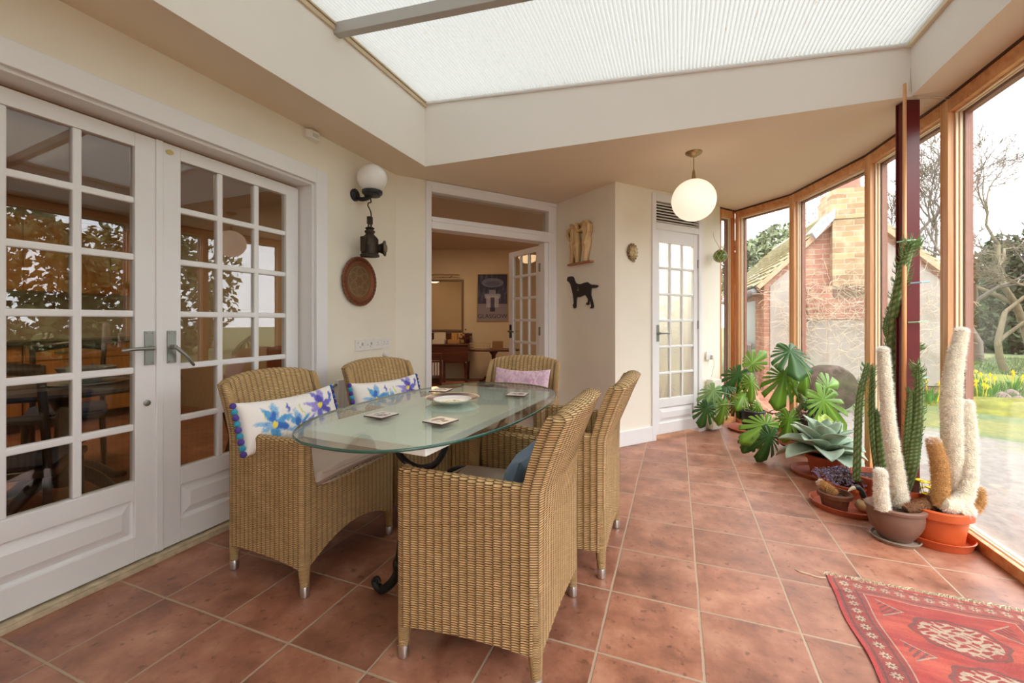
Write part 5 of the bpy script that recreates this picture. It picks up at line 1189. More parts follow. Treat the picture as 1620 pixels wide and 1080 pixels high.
m = MB(); m.prism([(1.48, -12), (60, -12), (60, 70), (-20, 70), (-20, 9.7), (.2, 9.7), (.2, 5.5), (.7, 5.5), (1.2, 4.95), (1.42, 3.9), (1.48, 3.0)], -.25, -.05)
struct(m.obj('ground', ground_mat()))
# ------------------------------------------------------------------ brick outbuilding with chimney
def brick_mat(name, c1, c2, mortar, bw=.225, bh=.075, noisec=(0,0,0)):
    m, nt, b = newmat(name); tc = N(nt, 'ShaderNodeTexCoord'); sx = N(nt, 'ShaderNodeSeparateXYZ'); nt.links.new(tc.outputs['Object'], sx.inputs[0])
    cb = N(nt, 'ShaderNodeCombineXYZ'); nt.links.new(math_(nt, 'ADD', sx.outputs[0], sx.outputs[1]), cb.inputs[0]); nt.links.new(sx.outputs[2], cb.inputs[1])
    br = N(nt, 'ShaderNodeTexBrick'); nt.links.new(cb.outputs[0], br.inputs['Vector']); br.inputs['Color1'].default_value = c4(c1); br.inputs['Color2'].default_value = c4(c2); br.inputs['Mortar'].default_value = c4(mortar)
    br.inputs['Scale'].default_value = 1.0; br.inputs['Brick Width'].default_value = bw; br.inputs['Row Height'].default_value = bh; br.inputs['Mortar Size'].default_value = .006; br.inputs['Mortar Smooth'].default_value = .3; br.inputs['Bias'].default_value = -.1
    n = N(nt, 'ShaderNodeTexNoise', Scale=7.0, Detail=6.0); nt.links.new(tc.outputs['Object'], n.inputs['Vector'])
    f = N(nt, 'ShaderNodeMapRange'); f.inputs['From Min'].default_value=.5; f.inputs['From Max'].default_value=.75; nt.links.new(n.outputs['Fac'], f.inputs[0])
    nt.links.new(mixc(nt, math_(nt, 'MULTIPLY', f.outputs[0], .5), br.outputs['Color'], srgb(206,190,160)), b.inputs['Base Color']); b.inputs['Roughness'].default_value = .9
    bp = N(nt, 'ShaderNodeBump'); bp.inputs['Strength'].default_value = .6; bp.inputs['Distance'].default_value = .01; bp.invert = True; nt.links.new(br.outputs['Fac'], bp.inputs['Height']); nt.links.new(bp.outputs[0], b.inputs['Normal']); return m
brk = brick_mat('old red brick', srgb(150,104,86), srgb(172,128,108), srgb(172,158,142)); brk2 = brick_mat('lichened chimney brick', srgb(144,114,84), srgb(176,152,112), srgb(168,158,138), .225, .08)
GA = math.radians(-20); G0 = at(810+669.7*5.03/6.3, 506, 6.3); G0.z = 0
gd = Vector((.9397*.9323+.342*.3617, .9397*.3617-.342*.9323)); ga = math.atan2(gd.y, gd.x)
bd_ = thing('brick_outbuilding', 'low brick and rendered outbuilding with mossy tiled roof and tall chimney', 'building', (G0.x, G0.y, -.05), ga)
Minv = (Matrix.Translation((G0.x, G0.y, -.05)) @ rotz(ga)).inverted()
def gp(px, py, off=0):
    o = Minv @ Vector((0, 0, CAM_H)); q = Minv @ at(px, py, 5.0); d = q-o; s_ = (off-o.y)/d.y; r_ = o+d*s_; return r_.x, r_.z
AP = 2.90; E_ = 1.12; EZ = 1.78; LB = 4.6
m = MB(); m.prism([(-E_, 0), (E_, 0), (E_, EZ), (0, AP-.02), (-E_, EZ)], 0, .24); m.v = [(x, z, y) for x, y, z in m.v]; m.obj('gable_wall', brk, bd_)
m = MB(); m.box(-E_, -E_+.22, .24, .7, 0, EZ-.05); m.box(-E_, -E_+.22, 1.9, LB, 0, EZ-.05); m.box(-E_, -E_+.22, .7, 1.9, 1.52, EZ-.05); m.box(E_-.22, E_, .24, LB, 0, EZ-.05); m.box(-E_, E_, LB-.2, LB, 0, EZ); m.obj('side_wall', brk, bd_)
rend = simple('pale grey render', srgb(164,156,148), .9, noise=.14, nscale=5, bump=.3, bscale=40)
xa, xb = gp(1218, 560)[0], gp(1262, 560)[0]; xc, xd = gp(1274, 560, -.05)[0], gp(1383, 560, -.05)[0]; xe = gp(1401, 560)[0]; zb = gp(1300, 603, 0)[1]
def slope_z(x, k=.10): return AP-.02-(AP-EZ)/E_*abs(x)-k
m = MB(); m.prism([(xa, zb), (xb, zb), (xb, slope_z(xb, .14)), (xa, slope_z(xa, .14))], -.02, .0); m.v = [(x, z, y) for x, y, z in m.v]; m.obj('render_panel', rend, bd_)
m = MB(); m.prism([(xe, zb), (E_-.03, zb), (E_-.03, slope_z(E_-.03, .10)), (xe, slope_z(xe, .14))], -.02, .0); m.v = [(x, z, y) for x, y, z in m.v]; m.obj('render_panel', rend, bd_)
# chimney breast, rendered in its lower middle, and stack
xl, xr = gp(1264, 560, -.12)[0], gp(1400, 560, -.12)[0]; zt2 = gp(1330, 505, -.12)[1]
sl, sr = gp(1317, 380, -.12)[0], gp(1396, 380, -.12)[0]
m = MB(); m.box(xl, xc, -.12, 0, 0, zt2-.25); m.box(xd, xr, -.12, 0, 0, zt2+.2); m.prism([(xl, zt2-.25), (xr, zt2-.25), (xr, zt2+.55), (sl, 2.35), (xl+.1, zt2+.25)], -.12, 0) if False else None
m.box(xc, xd, -.075, 0, 0, zb); m.box(xc, xd, -.12, 0, zt2, zt2+.5); m.box(xl, xc, -.12, 0, zt2-.25, zt2); m.box(xl+.12, xc, -.12, 0, zt2, zt2+.22)
m.obj('chimney_breast', brk, bd_)
MB().box(xc, xd, -.095, 0, zb, zt2).obj('render_panel', rend, bd_)
st = bpy.data.objects.new('chimney_stack', None)
ztop = gp(1350, 296, -.12)[1]; zs = zt2+.3
m = MB(); m.box(sl, sr, -.12, .42, zs, ztop-.02); m.box(sl-.02, sr+.02, -.14, .44, ztop-.45, ztop-.10); m.box(sl+.01, sr-.01, -.11, .41, ztop-.1, ztop)
stk = m.obj('chimney_stack', brk2, bd_)
m = MB(); cx = gp(1342, 280, .1)[0]; m.lathe([(.17, 0), (.165, .05), (.15, .08), (.14, .5), (.16, .52), (.16, .57), (.13, .57)], 32, c=(cx, .12, ztop-.01)); m.obj('chimney_pot', simple('red clay pot', srgb(172,98,82), .8, noise=.15), stk, auto=40)
lead = simple('lead flashing', srgb(150,154,164), .5, .3, noise=.15)
m = MB(); a_ = gp(1284, 368, -.14); b_ = gp(1318, 335, -.14); m.prism([(a_[0], a_[1]), (a_[0]+.05, a_[1]-.10), (b_[0]+.02, b_[1]-.1), (b_[0]+.02, b_[1]+.06)], -.16, .3); m.v = [(x, z, y) for x, y, z in m.v]; m.obj('flashing', lead, bd_)
# roof: two slopes, each of overlapping tile courses
tile = simple('mossy clay roof tiles', srgb(168,160,128), .9, noise=.3, nscale=5, bump=.4, bscale=30)
verge = simple('mortar verge', srgb(186,152,124), .9, noise=.2)
sl_ = math.atan2(AP-EZ, E_); ov_ = .16; SL = math.hypot(E_, AP-EZ)+ov_; nc = 13
for sg, nm in ((-1, 'roof_slope'), (1, 'roof_slope')):
    m = MB(); cp, sp = math.cos(sl_), math.sin(sl_)
    for k in range(nc):
        a0 = SL*k/nc; a1 = SL*(k+1)/nc+.03
        def pt(a, h): return (sg*(a*cp+h*sp), AP+.03-a*sp+h*cp)
        q = [pt(a0, .0), pt(a1, .040), pt(a1, .066), pt(a0, .026)]; o = len(m.v)
        for y in (-.07, LB+.1): m.v += [(x, y, z) for x, z in q]
        m.f += [(o+i, o+(i+1) % 4, o+4+(i+1) % 4, o+4+i) for i in range(4)]+[(o, o+3, o+2, o+1), (o+4, o+5, o+6, o+7)]
    m.obj(nm, tile, bd_)
    m = MB(); q = [pt(.0, .01), pt(SL, .01), pt(SL, -.055), pt(0, -.06)]; o = len(m.v)
    for y in (-.10, -.0): m.v += [(x, y, z) for x, z in q]
    m.f += [(o+i, o+(i+1) % 4, o+4+(i+1) % 4, o+4+i) for i in range(4)]+[(o, o+3, o+2, o+1), (o+4, o+5, o+6, o+7)]; m.obj('verge', verge, bd_)
m = MB(); m.lathe([(.09, 0), (.09, LB)], 16, M=Matrix.Translation((0, -.07, AP+.0)) @ Matrix.Rotation(-PI/2, 4, 'X')); m.obj('ridge_tiles', tile, bd_, auto=40)
dr = MB(); dr.box(-E_+.03, -E_+.07, .7, 1.9, 0, 1.52); dr.obj('door', simple('grey green door', srgb(138,148,142), .6, noise=.06), bd_)
m = MB(); 
for k in range(12): m.box(-E_-.06, -E_-.045, .75+k*.09, .775+k*.09, .04, .72)
m.box(-E_-.065, -E_-.04, .7, 1.9, .72, .76); m.obj('low_gate', simple('grey slatted gate', srgb(150,150,150), .6), bd_)
m = MB(); m.tube([(-E_-.16, -.05, EZ-.16), (-E_-.16, LB, EZ-.16)], .05, 12); m.obj('gutter', simple('grey gutter', srgb(120,120,122), .5), bd_, smooth=True)
m = MB(); m.lathe([(.10, 0), (.16, .05), (.17, .09), (.0, .09)], 20, c=(-E_-.25, .5, 1.50)); m.obj('wall_light', lead, bd_, auto=40)
# dead creeper twigs on the rendered gable
m = MB(); r = random.Random(31); n_ = 0
for k in range(420):
    x = r.uniform(xa, E_); z = r.triangular(.3, 2.0, 1.25); y = -.14-r.random()*.06; a = r.uniform(0, 2*PI); pts = [Vector((x, y, z))]
    if z > slope_z(x, .2): continue
    for j in range(5): a += r.gauss(0, .5); pts.append(pts[-1]+Vector((math.cos(a)*.07, r.gauss(0, .012), math.sin(a)*.07)))
    m.tube(pts, .0026, 3, cap=False)
cr_ = m.obj('dead_creeper', simple('straw twigs', srgb(184,168,144), .9, noise=.2), None); cr_.matrix_world = Matrix.Translation((G0.x, G0.y, -.05)) @ rotz(ga); tag(cr_, 'tangle of dead straw-coloured creeper twigs on the rendered gable', 'creeper', kind='stuff')
p = at(1300, 600, 5.6)
t = thing('log_round', 'big dark rounded log end standing against the gable wall', 'log', (p.x, p.y, -.05), .3)
m = MB(); m.lathe([(.001, 0), (.26, 0), (.30, .03), (.31, .2), (.28, .26), (.26, .27), (.001, .27)], 28, M=Matrix.Translation((0, 0, .30)) @ RX); m.v = [(x*(1+.05*math.sin(z*17)), y, z*.98) for x, y, z in m.v]; m.obj('log_body', simple('dark weathered wood', srgb(76,60,52), .9, noise=.5, nscale=12, bump=.6, bscale=20), t, auto=50)
# ------------------------------------------------------------------ trees and shrubs
bark = simple('pale grey bark', srgb(112,102,92), .9, noise=.25, nscale=8); bark2 = simple('mossy brown bark', srgb(104,94,70), .9, noise=.3, nscale=8)
def bare_tree(x, y, h, seed, label, mat=bark, spread=.55, r0=.13, lean=(0, 0), depth=6, first=.25):
    rn = random.Random(seed); m = MB(); bud = MB()
    def grow(p, d, ln, r, dep):
        k = 4 if dep > 3 else 3; pts = [p]; dd = d.copy()
        for i in range(k): dd = (dd+Vector((rn.gauss(0, .14), rn.gauss(0, .14), rn.gauss(.03, .10)))).normalized(); pts.append(pts[-1]+dd*ln/k)
        m.tube(pts, [max(r*(1-.38*i/k), .006) for i in range(k+1)], 7 if dep > 4 else (5 if dep > 2 else 3), cap=False)
        if dep == 0: return
        nchild = 2 if dep > depth-2 else (rn.choice((2, 3)) if dep > 3 else 3)
        for c in range(nchild):
            a = rn.uniform(0, 2*PI); o = dd.orthogonal().normalized(); s_ = (o*math.cos(a)+dd.cross(o)*math.sin(a)); f = rn.uniform(.35, 1.0) if c else 1.0; q = pts[-1] if c == 0 else pts[max(1, int(f*k))]
            nd = (dd+s_*rn.uniform(spread*.5, spread*1.4)).normalized(); grow(q, nd, ln*rn.uniform(.62, .86), max(r*.6, .006), dep-1)
    d0 = Vector((lean[0], lean[1], 1)).normalized(); grow(Vector((0, 0, 0)), d0, h*first, r0, depth)
    return tag(m.obj('bare_tree', mat, None, smooth=True, loc=(x, y, -.08)), label, 'tree', 'bare trees in the garden')
def wxy(px, d): p = at(px, 506, d); return p.x, p.y
for (px_, d, h, sd, mt, sp, r0, ln, dep, lab) in (
    (1590, 9.5, 6.0, 3, bark2, .6, .075, (-.1, .1), 8, 'bare mossy tree close behind the tall window pane'),
    (1548, 12, 9, 5, bark, .6, .13, (.05, 0), 8, 'pale bare tree whose trunk rises at the left edge of the tall pane'),
    (1478, 13, 10, 8, bark, .6, .14, (-.15, 0), 8, 'pale bare tree seen through the slim pane beside the red post'),
    (1640, 12, 9, 11, bark2, .6, .12, (-.1, 0), 8, 'bare tree at the right edge of the tall window pane'),
    (1425, 17, 11, 14, bark, .6, .14, (0, 0), 8, 'bare tree rising behind the right slope of the outbuilding roof')):
    x, y = wxy(px_, d); bare_tree(x, y, h, sd, lab, mt, sp, r0, ln, dep)
for k, (x, y, h) in enumerate(((8, .8, 8), (10.5, 3.8, 9), (7.5, -2.5, 8))):
    bare_tree(x, y, h, 50+k, 'bare garden tree beyond the terrace, out to the right', bark2, .6, .14, (0, 0), 6)
def leafmat(name, c1, c2):
    m = simple(name, c1, .8, noise=.5, nscale=1.4); return m
gl_dark = leafmat('dark evergreen leaves', srgb(66,82,50), None); gl_mid = leafmat('grey green leaves', srgb(112,122,88), None); gl_hedge = leafmat('olive hedge leaves', srgb(104,112,64), None)
def crown(name, label, x, y, z, rx, ry, rz_, n, size, mat, cat='tree', trunk=0, seed=1, fuzz=.22):
    r = np.random.default_rng(seed); t = thing(name, label, cat, (x, y, -.05)); v = r.normal(size=(n, 3)); v /= np.linalg.norm(v, axis=1, keepdims=True)
    lump = 1+.20*np.sin(v[:, 0]*5+seed)*np.cos(v[:, 2]*4+seed*2)+.12*np.sin(v[:, 1]*9+v[:, 2]*7)
    c = v*np.array([rx, ry, rz_])*(lump*(1-fuzz*r.random(n)**1.5))[:, None]+np.array([0, 0, z]); c[:, 2] = np.maximum(c[:, 2], .03)
    a = r.normal(size=(n, 3)); a /= np.linalg.norm(a, axis=1, keepdims=True); b = np.cross(a, r.normal(size=(n, 3))); b /= np.linalg.norm(b, axis=1, keepdims=True); s_ = size*(.6+.8*r.random(n))[:, None]
    V = np.stack([c-a*s_, c-b*s_*.5, c+a*s_, c+b*s_*.5], 1).reshape(-1, 3); m = MB(); m.v = V.tolist(); m.f = [(4*i, 4*i+1, 4*i+2, 4*i+3) for i in range(n)]
    m.obj('foliage', mat, t)
    m = MB(); m.tube([(0, 0, 0), (.05, 0, z*.6), (0, .05, z)], [.12 if trunk else .03, .09 if trunk else .02, .02], 8); m.obj('trunk', bark2, t); return t
x, y = wxy(1208, 15); crown('evergreen_tree', 'round grey-green evergreen rising behind the left end of the outbuilding roof', x, y, 2.9, 1.5, 1.5, 1.35, 6000, .10, gl_mid, trunk=1, seed=3)
for k, (px_, d, z, rx, rz_, lab, mt) in enumerate(((1570, 16, 1.3, 1.6, 2.2, 'dark ivy-covered conifer behind the daffodils', gl_dark), (1612, 15, 1.6, 1.4, 2.6, 'tall dark evergreen at the right end of the garden', gl_dark), (1535, 19, .9, 2.2, 1.6, 'low olive hedge at the left of the tall pane', gl_hedge), (1480, 24, 1.2, 3.0, 2.0, 'distant olive hedge beyond the lawn behind the slim pane', gl_hedge))):
    x, y = wxy(px_, d); crown('evergreen_shrub', lab, x, y, z, rx, rx*.8, rz_, 7000, .11, mt, 'shrub', 0, 20+k)
for k, (x, y, s_) in enumerate(((9.5, 2.2, 1.6), (11, 5.5, 2.0), (9, -1.5, 1.8), (12, 9, 2.2))): crown('evergreen_shrub', ('rounded evergreen shrub beyond the terrace', 'broad evergreen shrub beside the lawn', 'evergreen shrub far to the right of the terrace', 'large evergreen shrub at the end of the lawn')[k], x, y, s_*.9, s_, s_, s_*1.1, 4500, .13, (gl_dark, gl_hedge)[k % 2], 'shrub', 0, 40+k)
# weeping birch twigs over the roof
x, y = wxy(1225, 11); m = MB(); r = random.Random(17)
m.tube(smoothpath([(2.2, 1.5, 0), (2.0, 1.4, 3.5), (1.2, .8, 6.0), (.3, .2, 6.6), (-.8, -.1, 6.2)], 6), cols_along([.16, .13, .08, .05, .02], 6), 8)
for k in range(46):
    px0 = Vector((r.uniform(-1.1, 1.0), r.uniform(-.6, .6), 6.2+r.uniform(-.1, .3))); pts = [px0]; l = r.uniform(1.2, 2.9)
    for j in range(9): pts.append(pts[-1]+Vector((r.gauss(0, .03), r.gauss(0, .03), -l/9)))
    m.tube(pts, .006, 3, cap=False)
    for j in range(14):
        q = pts[r.randint(2, 9)]; m.tube([q, q+Vector((r.gauss(0, .05), r.gauss(0, .05), -.08))], .004, 3, cap=False)
tag(m.obj('weeping_birch', simple('dark birch twigs', srgb(108,96,92), .9), None, loc=(x, y, 0)), 'weeping birch with twigs hanging down above the outbuilding roof', 'tree')
# moss mound, rocks, daffodils
def mound(label, px_, d, rx, ry, h, mat, seed, name='moss_mound', cat='mossy mound'):
    x, y = wxy(px_, d); r = np.random.default_rng(seed); n = 60; P = np.zeros((n, 20, 3))
    for i in range(n):
        a = 2*PI*i/n; w = 1+.12*math.sin(a*3+seed)+.06*math.sin(a*7+seed)
        for j in range(20): q = j/19; P[i, j] = (rx*w*q*math.cos(a), ry*w*q*math.sin(a), h*(math.cos(q*PI/2)**.8)*(1+.18*math.sin(a*4+q*9+seed)*q)-.02*q)
    m = MB(); m.grid(P, True); return tag(m.obj(name, mat, None, smooth=True, loc=(x, y, -.06)), label, cat)
mossm = simple('bright moss', srgb(122,122,50), .95, noise=.4, nscale=7, bump=1, bscale=50)
mound('bright mossy mound just beyond the terrace behind the cacti', 1600, 5.5, .95, .5, .17, mossm, 1); mound('mossy bank behind the daffodils under the slim tree', 1560, 8.2, 1.2, .6, .14, mossm, 2); mound('low mossy hummock left of the daffodils', 1530, 6.6, .4, .3, .09, mossm, 5)
rockm = simple('purplish stone', srgb(140,122,116), .9, noise=.2, bump=.6, bscale=20)
for k, (px_, d, lab) in enumerate(((1585, 6.35, 'purplish stone lying left among the daffodils'), (1600, 6.6, 'pale stone to the right among the daffodils'), (1612, 6.0, 'small stone at the right edge of the mossy mound'))): mound(lab, px_, d, .12, .09, .11, rockm, 10+k, 'garden_rock', 'stone')
dg = simple('daffodil leaves', srgb(104,152,74), .6, noise=.2, nscale=20); dy = simple('daffodil yellow', srgb(246,214,50), .5)
places = ((1463, 6.05, 'daffodil clump left of the red post foot'), (1474, 5.9, 'daffodil clump between the red post and the pine mullion'), (1459, 6.9, 'small daffodil clump farther off beside the red post'), (1478, 6.7, 'daffodil clump close to the pine mullion'), (1538, 6.1, 'daffodil clump right of the tallest woolly cactus'), (1552, 5.95, 'daffodil clump in front of the mossy hummock'), (1572, 6.5, 'daffodil clump beside the purplish stone'), (1602, 7.0, 'daffodil clump farthest right behind the stones'), (1545, 7.4, 'daffodil clump farther back behind the woolly cactus'))
for k, (px_, d, lab) in enumerate(places):
    x, y = wxy(px_, d); r = random.Random(70+k); t = thing('daffodil_clump', lab, 'flowers', (x, y, -.05), 0, 'daffodil clumps in the garden bed'); m = MB()
    for j in range(46): a = r.uniform(0, 2*PI); q = r.uniform(0, .13); blade(m, (q*math.cos(a), q*math.sin(a), 0), (math.cos(a)*.3, math.sin(a)*.3, 1), r.uniform(.16, .32), .006, r.uniform(.2, 1.2), 5)
    m.obj('leaves', dg, t)
    for j in range(4 if k < 6 else 3):
        a = r.uniform(0, 2*PI); q = r.uniform(0, .14); c = Vector((q*math.cos(a), q*math.sin(a), r.uniform(.24, .34))); m = MB(); m.tube([(c.x*.6, c.y*.6, 0), tuple(c)], .004, 5)
        f = -at(px_, 506, 1.0).normalized(); f.z = .0
        for b in range(6):
            o = f.orthogonal().normalized(); s2 = f.cross(o); dd = o*math.cos(b*PI/3)+s2*math.sin(b*PI/3); blade(m, c, dd+f*.2, .036, .014, 0, 3)
        m.tube([tuple(c), tuple(c+f*.022)], [.009, .015], 8); m.obj('flower', dy, t)
# grass tufts of the lawn and bed
m = MB(); r = random.Random(90)
for k in range(2600):
    px_ = r.uniform(1440, 1640); d = r.uniform(5.9, 13)**1.0; x, y = wxy(px_, d)
    for j in range(2): a = r.uniform(0, 2*PI); l = r.uniform(.04, .11); w = .006; o = len(m.v); m.v += [(x-w, y, -.05), (x+w, y, -.05), (x+math.cos(a)*l*.5, y+math.sin(a)*l*.5, -.05+l)]; m.f.append((o, o+1, o+2)); x += r.gauss(0, .05)
tag(m.obj('grass', simple('grass blades', srgb(92,112,66), .8, noise=.3, nscale=2), None), 'tufts of lawn grass growing beyond the terrace', 'grass', kind='stuff')

# ------------------------------------------------------------------ the room behind the doorway
RM = rotz(.3701)   # square to the view
def cw(xr, d, z=0): return Vector((xr*.9323-d*.3617, xr*.3617+d*.9323, z))
DW = 8.15; inw = M['wall_in']
m = MB()
def cseg(m, x0, x1, d0, d1, z0, z1): m.box(x0, x1, d0, d1, z0, z1, RM)
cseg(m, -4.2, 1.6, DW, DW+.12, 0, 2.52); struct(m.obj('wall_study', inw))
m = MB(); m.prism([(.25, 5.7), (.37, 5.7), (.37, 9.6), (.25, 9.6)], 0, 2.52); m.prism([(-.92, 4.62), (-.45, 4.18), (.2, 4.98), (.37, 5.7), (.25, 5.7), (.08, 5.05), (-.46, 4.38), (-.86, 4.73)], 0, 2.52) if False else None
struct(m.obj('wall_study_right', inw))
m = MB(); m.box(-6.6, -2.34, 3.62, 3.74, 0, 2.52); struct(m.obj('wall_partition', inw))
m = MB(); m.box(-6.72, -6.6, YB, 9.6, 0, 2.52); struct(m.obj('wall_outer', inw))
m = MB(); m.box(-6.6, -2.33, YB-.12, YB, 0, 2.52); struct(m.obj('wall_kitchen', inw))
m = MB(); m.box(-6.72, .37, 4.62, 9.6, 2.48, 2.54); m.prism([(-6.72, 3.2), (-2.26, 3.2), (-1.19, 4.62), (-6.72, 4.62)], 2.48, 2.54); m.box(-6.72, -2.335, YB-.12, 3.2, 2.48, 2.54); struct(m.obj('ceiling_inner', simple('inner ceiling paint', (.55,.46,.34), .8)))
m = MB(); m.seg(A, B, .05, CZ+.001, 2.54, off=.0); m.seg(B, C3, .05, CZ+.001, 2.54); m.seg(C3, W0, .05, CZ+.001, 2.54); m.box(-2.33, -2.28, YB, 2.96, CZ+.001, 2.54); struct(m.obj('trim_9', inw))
lampm = simple('lit bowl glass', (.9,.8,.65), .4, emit=(1,.66,.36), es=2.2)
t = thing('pendant_lamp', 'half-round lit bowl lamp seen in the study mirror', 'pendant lamp', tuple(cw(-1.95, 5.6, 2.48))); m = MB(); m.lathe([(.001, -.42), (.06, -.415), (.12, -.385), (.155, -.33), (.16, -.30), (.15, -.30), (.11, -.37), (.001, -.40)], 32); m.tube([(0, 0, -.33), (0, 0, 0)], .004, 6); m.obj('bowl_shade', lampm, t, auto=40)
# framed mirror, picture light
FR = Matrix.Translation(cw(0, DW-.001)) @ RM
def study(name, label, cat, xr, z, d=0, group=None):
    o = thing(name, label, cat, group=group); o.matrix_world = Matrix.Translation(cw(xr, DW-.001-d, z)) @ RM; return o
mir = simple('mirror glass', (.85,.83,.8), .02, 1)
t = study('wall_mirror', 'tall dark-framed mirror above the desk in the study', 'mirror', -1.33, .90)
m = MB(); m.box(-.42, -.36, -.035, 0, 0, 1.0); m.box(.36, .40, -.035, 0, 0, 1.0); m.box(-.36, .36, -.035, 0, .96, 1.0); m.box(-.36, .36, -.035, 0, 0, .04); m.obj('mirror_frame', simple('dark gilt frame', srgb(112,84,50), .5), t, bevel=.003)
MB().box(-.36, .36, -.015, -.005, .04, .96).obj('mirror_pane', mir, t)
t = study('picture_lamp', 'thin brass picture light above the study mirror', 'lamp', -1.3, 1.93); m = MB(); m.tube([(-.3, -.12, .05), (.3, -.12, .05)], .010, 8); m.tube(smoothpath([(.1, 0, 0), (.16, -.05, .05), (.2, -.12, .05)], 4), .005, 6); m.obj('lamp_tube', brass, t)
# poster
t = study('poster', 'framed dark blue-grey poster of a fountain lettered GLASGOW', 'poster', -.375, 1.115)
PW, PH = .565, .885; m = MB(); m.box(-PW/2-.018, -PW/2, -.02, 0, -.018, PH+.018); m.box(PW/2, PW/2+.018, -.02, 0, -.018, PH+.018); m.box(-PW/2, PW/2, -.02, 0, PH, PH+.018); m.box(-PW/2, PW/2, -.02, 0, -.018, 0); m.obj('poster_frame', simple('silver gilt frame', srgb(160,130,84), .4, .5), t, bevel=.002)
nx, nz = 120, 180; X, Z = np.meshgrid(np.linspace(-PW/2, PW/2, nx), np.linspace(0, PH, nz), indexing='ij'); U = X.ravel()/PW*2; V = Z.ravel()/PH
C = np.tile(np.array(srgb(62,62,84)), (len(U), 1)); C = blend(C, (V > .62).astype(float), srgb(52,54,76), .8); C = blend(C, np.clip(vnoise(U, V*1.5, 9, 4), 0, 1), srgb(112,112,136), .35); C = blend(C, (V < .36).astype(float), srgb(150,140,150), .75)
C = blend(C, (np.hypot((U)/.75, (V-.82)/.10) < 1).astype(float), srgb(130,130,156), .6); C = blend(C, (np.hypot((U)/.5, (V-.80)/.055) < 1).astype(float), srgb(80,80,104), .7)
C = blend(C, ((abs(U) < .42) & (V > .28) & (V < .54)).astype(float), srgb(176,172,190), .8); C = blend(C, ((abs(U) < .55-.9*np.abs(V-.54)) & (V > .48) & (V < .58)).astype(float), srgb(176,172,190), .7); C = blend(C, ((abs(U) < .13) & (V > .28) & (V < .50)).astype(float), srgb(60,54,72), .9); C = blend(C, ((abs(U) < .16) & (V > .19) & (V < .28)).astype(float), srgb(40,32,50), .9)
C = blend(C, ((abs(U) < .22) & (V > .54) & (V < .66)).astype(float), srgb(150,148,170), .7)
m = MB(); m.grid(np.stack([X, np.full_like(X, -.008), Z], -1)); m.obj('poster_print', attr_mat('poster print', .6), t, col=C)
cu = bpy.data.curves.new('lettering', 'FONT'); cu.body = 'GLASGOW'; cu.size = .115; cu.align_x = 'CENTER'; cu.extrude = .0008; cu.materials.append(simple('poster lettering', srgb(52,38,58), .6)); lo = bpy.data.objects.new('lettering', cu); COL.objects.link(lo); lo.parent = t; lo.location = (0, -.0095, .045); lo.rotation_euler = (PI/2, 0, 0)
bpy.context.view_layer.update(); lme = bpy.data.meshes.new_from_object(lo.evaluated_get(bpy.context.evaluated_depsgraph_get())); lm2 = bpy.data.objects.new('lettering', lme); COL.objects.link(lm2); lm2.parent = t; lm2.location = lo.location; lm2.rotation_euler = lo.rotation_euler; bpy.data.objects.remove(lo); lm2.name = 'lettering'
t2 = thing('light_switch', 'small switch plate on the study wall right of the poster', 'switch'); t2.matrix_world = Matrix.Translation(cw(.02, DW-.001, 1.50)) @ RM; MB().box(-.04, .04, -.008, 0, -.04, .04).obj('face_plate', M['plastic'], t2, bevel=.002)
# desk and its load
mah = wood('dark mahogany', srgb(62,28,16), srgb(96,48,28), .3, 'X', 4)
t = study('writing_desk', 'dark mahogany drop-front desk under the study mirror', 'desk', -1.23, 0, .58)
m = MB(); m.box(-.65, .49, 0, .52, .67, .69); m.obj('desk_top', mah, t, bevel=.004); m = MB(); m.box(-.62, .44, .02, .50, .36, .67); m.obj('apron', mah, t, bevel=.01)
m = MB(); m.box(-.65, .47, .49, .52, .69, .88); m.box(.44, .47, .20, .49, .69, .82); m.obj('gallery', mah, t, bevel=.01)
for sx in (-.58, .40):
    for y in (.05, .46): m = MB(); m.lathe([(.014, 0), (.022, .03), (.018, .06), (.034, .34), (.04, .37)], 14, c=(sx, y, 0)); m.obj('leg', mah, t, smooth=True)
paper = simple('pale papers', srgb(206,190,166), .8); tanb = simple('tan card box', srgb(176,130,78), .8)
def onDesk(name, label, cat, bx, mat, grp=None):
    o = study(name, label, cat, -1.23, .691, .58, grp); MB().box(*bx).obj({'box': 'box_body', 'papers': 'paper_stack', 'card': 'card_face'}.get(name, name+'_body'), mat, o, bevel=.004); return o
onDesk('papers', 'stack of pale papers at the left on the study desk', 'papers', (-.22, -.0, .12, .40, 0, .075), paper); onDesk('papers', 'upper sheaf of pale papers standing behind on the desk', 'papers', (-.24, -.02, .41, .46, 0, .20), paper)
onDesk('box', 'tan card box beside the papers on the desk', 'box', (.04, .26, .25, .40, 0, .07), tanb); onDesk('card', 'yellow card standing on the desk behind the tan box', 'card', (.09, .20, .41, .43, 0, .19), simple('ochre card', srgb(190,140,70), .8)); onDesk('card', 'second card standing right of the yellow one', 'card', (.21, .33, .43, .45, 0, .19), simple('buff card', srgb(196,160,110), .8))
o = study('flower_posy', 'small dark red posy at the right end of the desk', 'flowers', -1.23, .691, .58); m = MB(); r = random.Random(2)
for k in range(40): m.sphere((.37+r.gauss(0, .04), .35+r.gauss(0, .03), .07+abs(r.gauss(0, .05))), .016, 6, 4)
m.lathe([(.03, 0), (.04, .06), (.035, .08)], 12, c=(.37, .35, 0)); m.obj('posy_heads', simple('dark red blooms', srgb(104,50,34), .8, noise=.5, nscale=40), o)
t = study('striped_chair', 'dark wooden chair with a striped seat in front of the study desk', 'chair', -1.42, 0, .95)
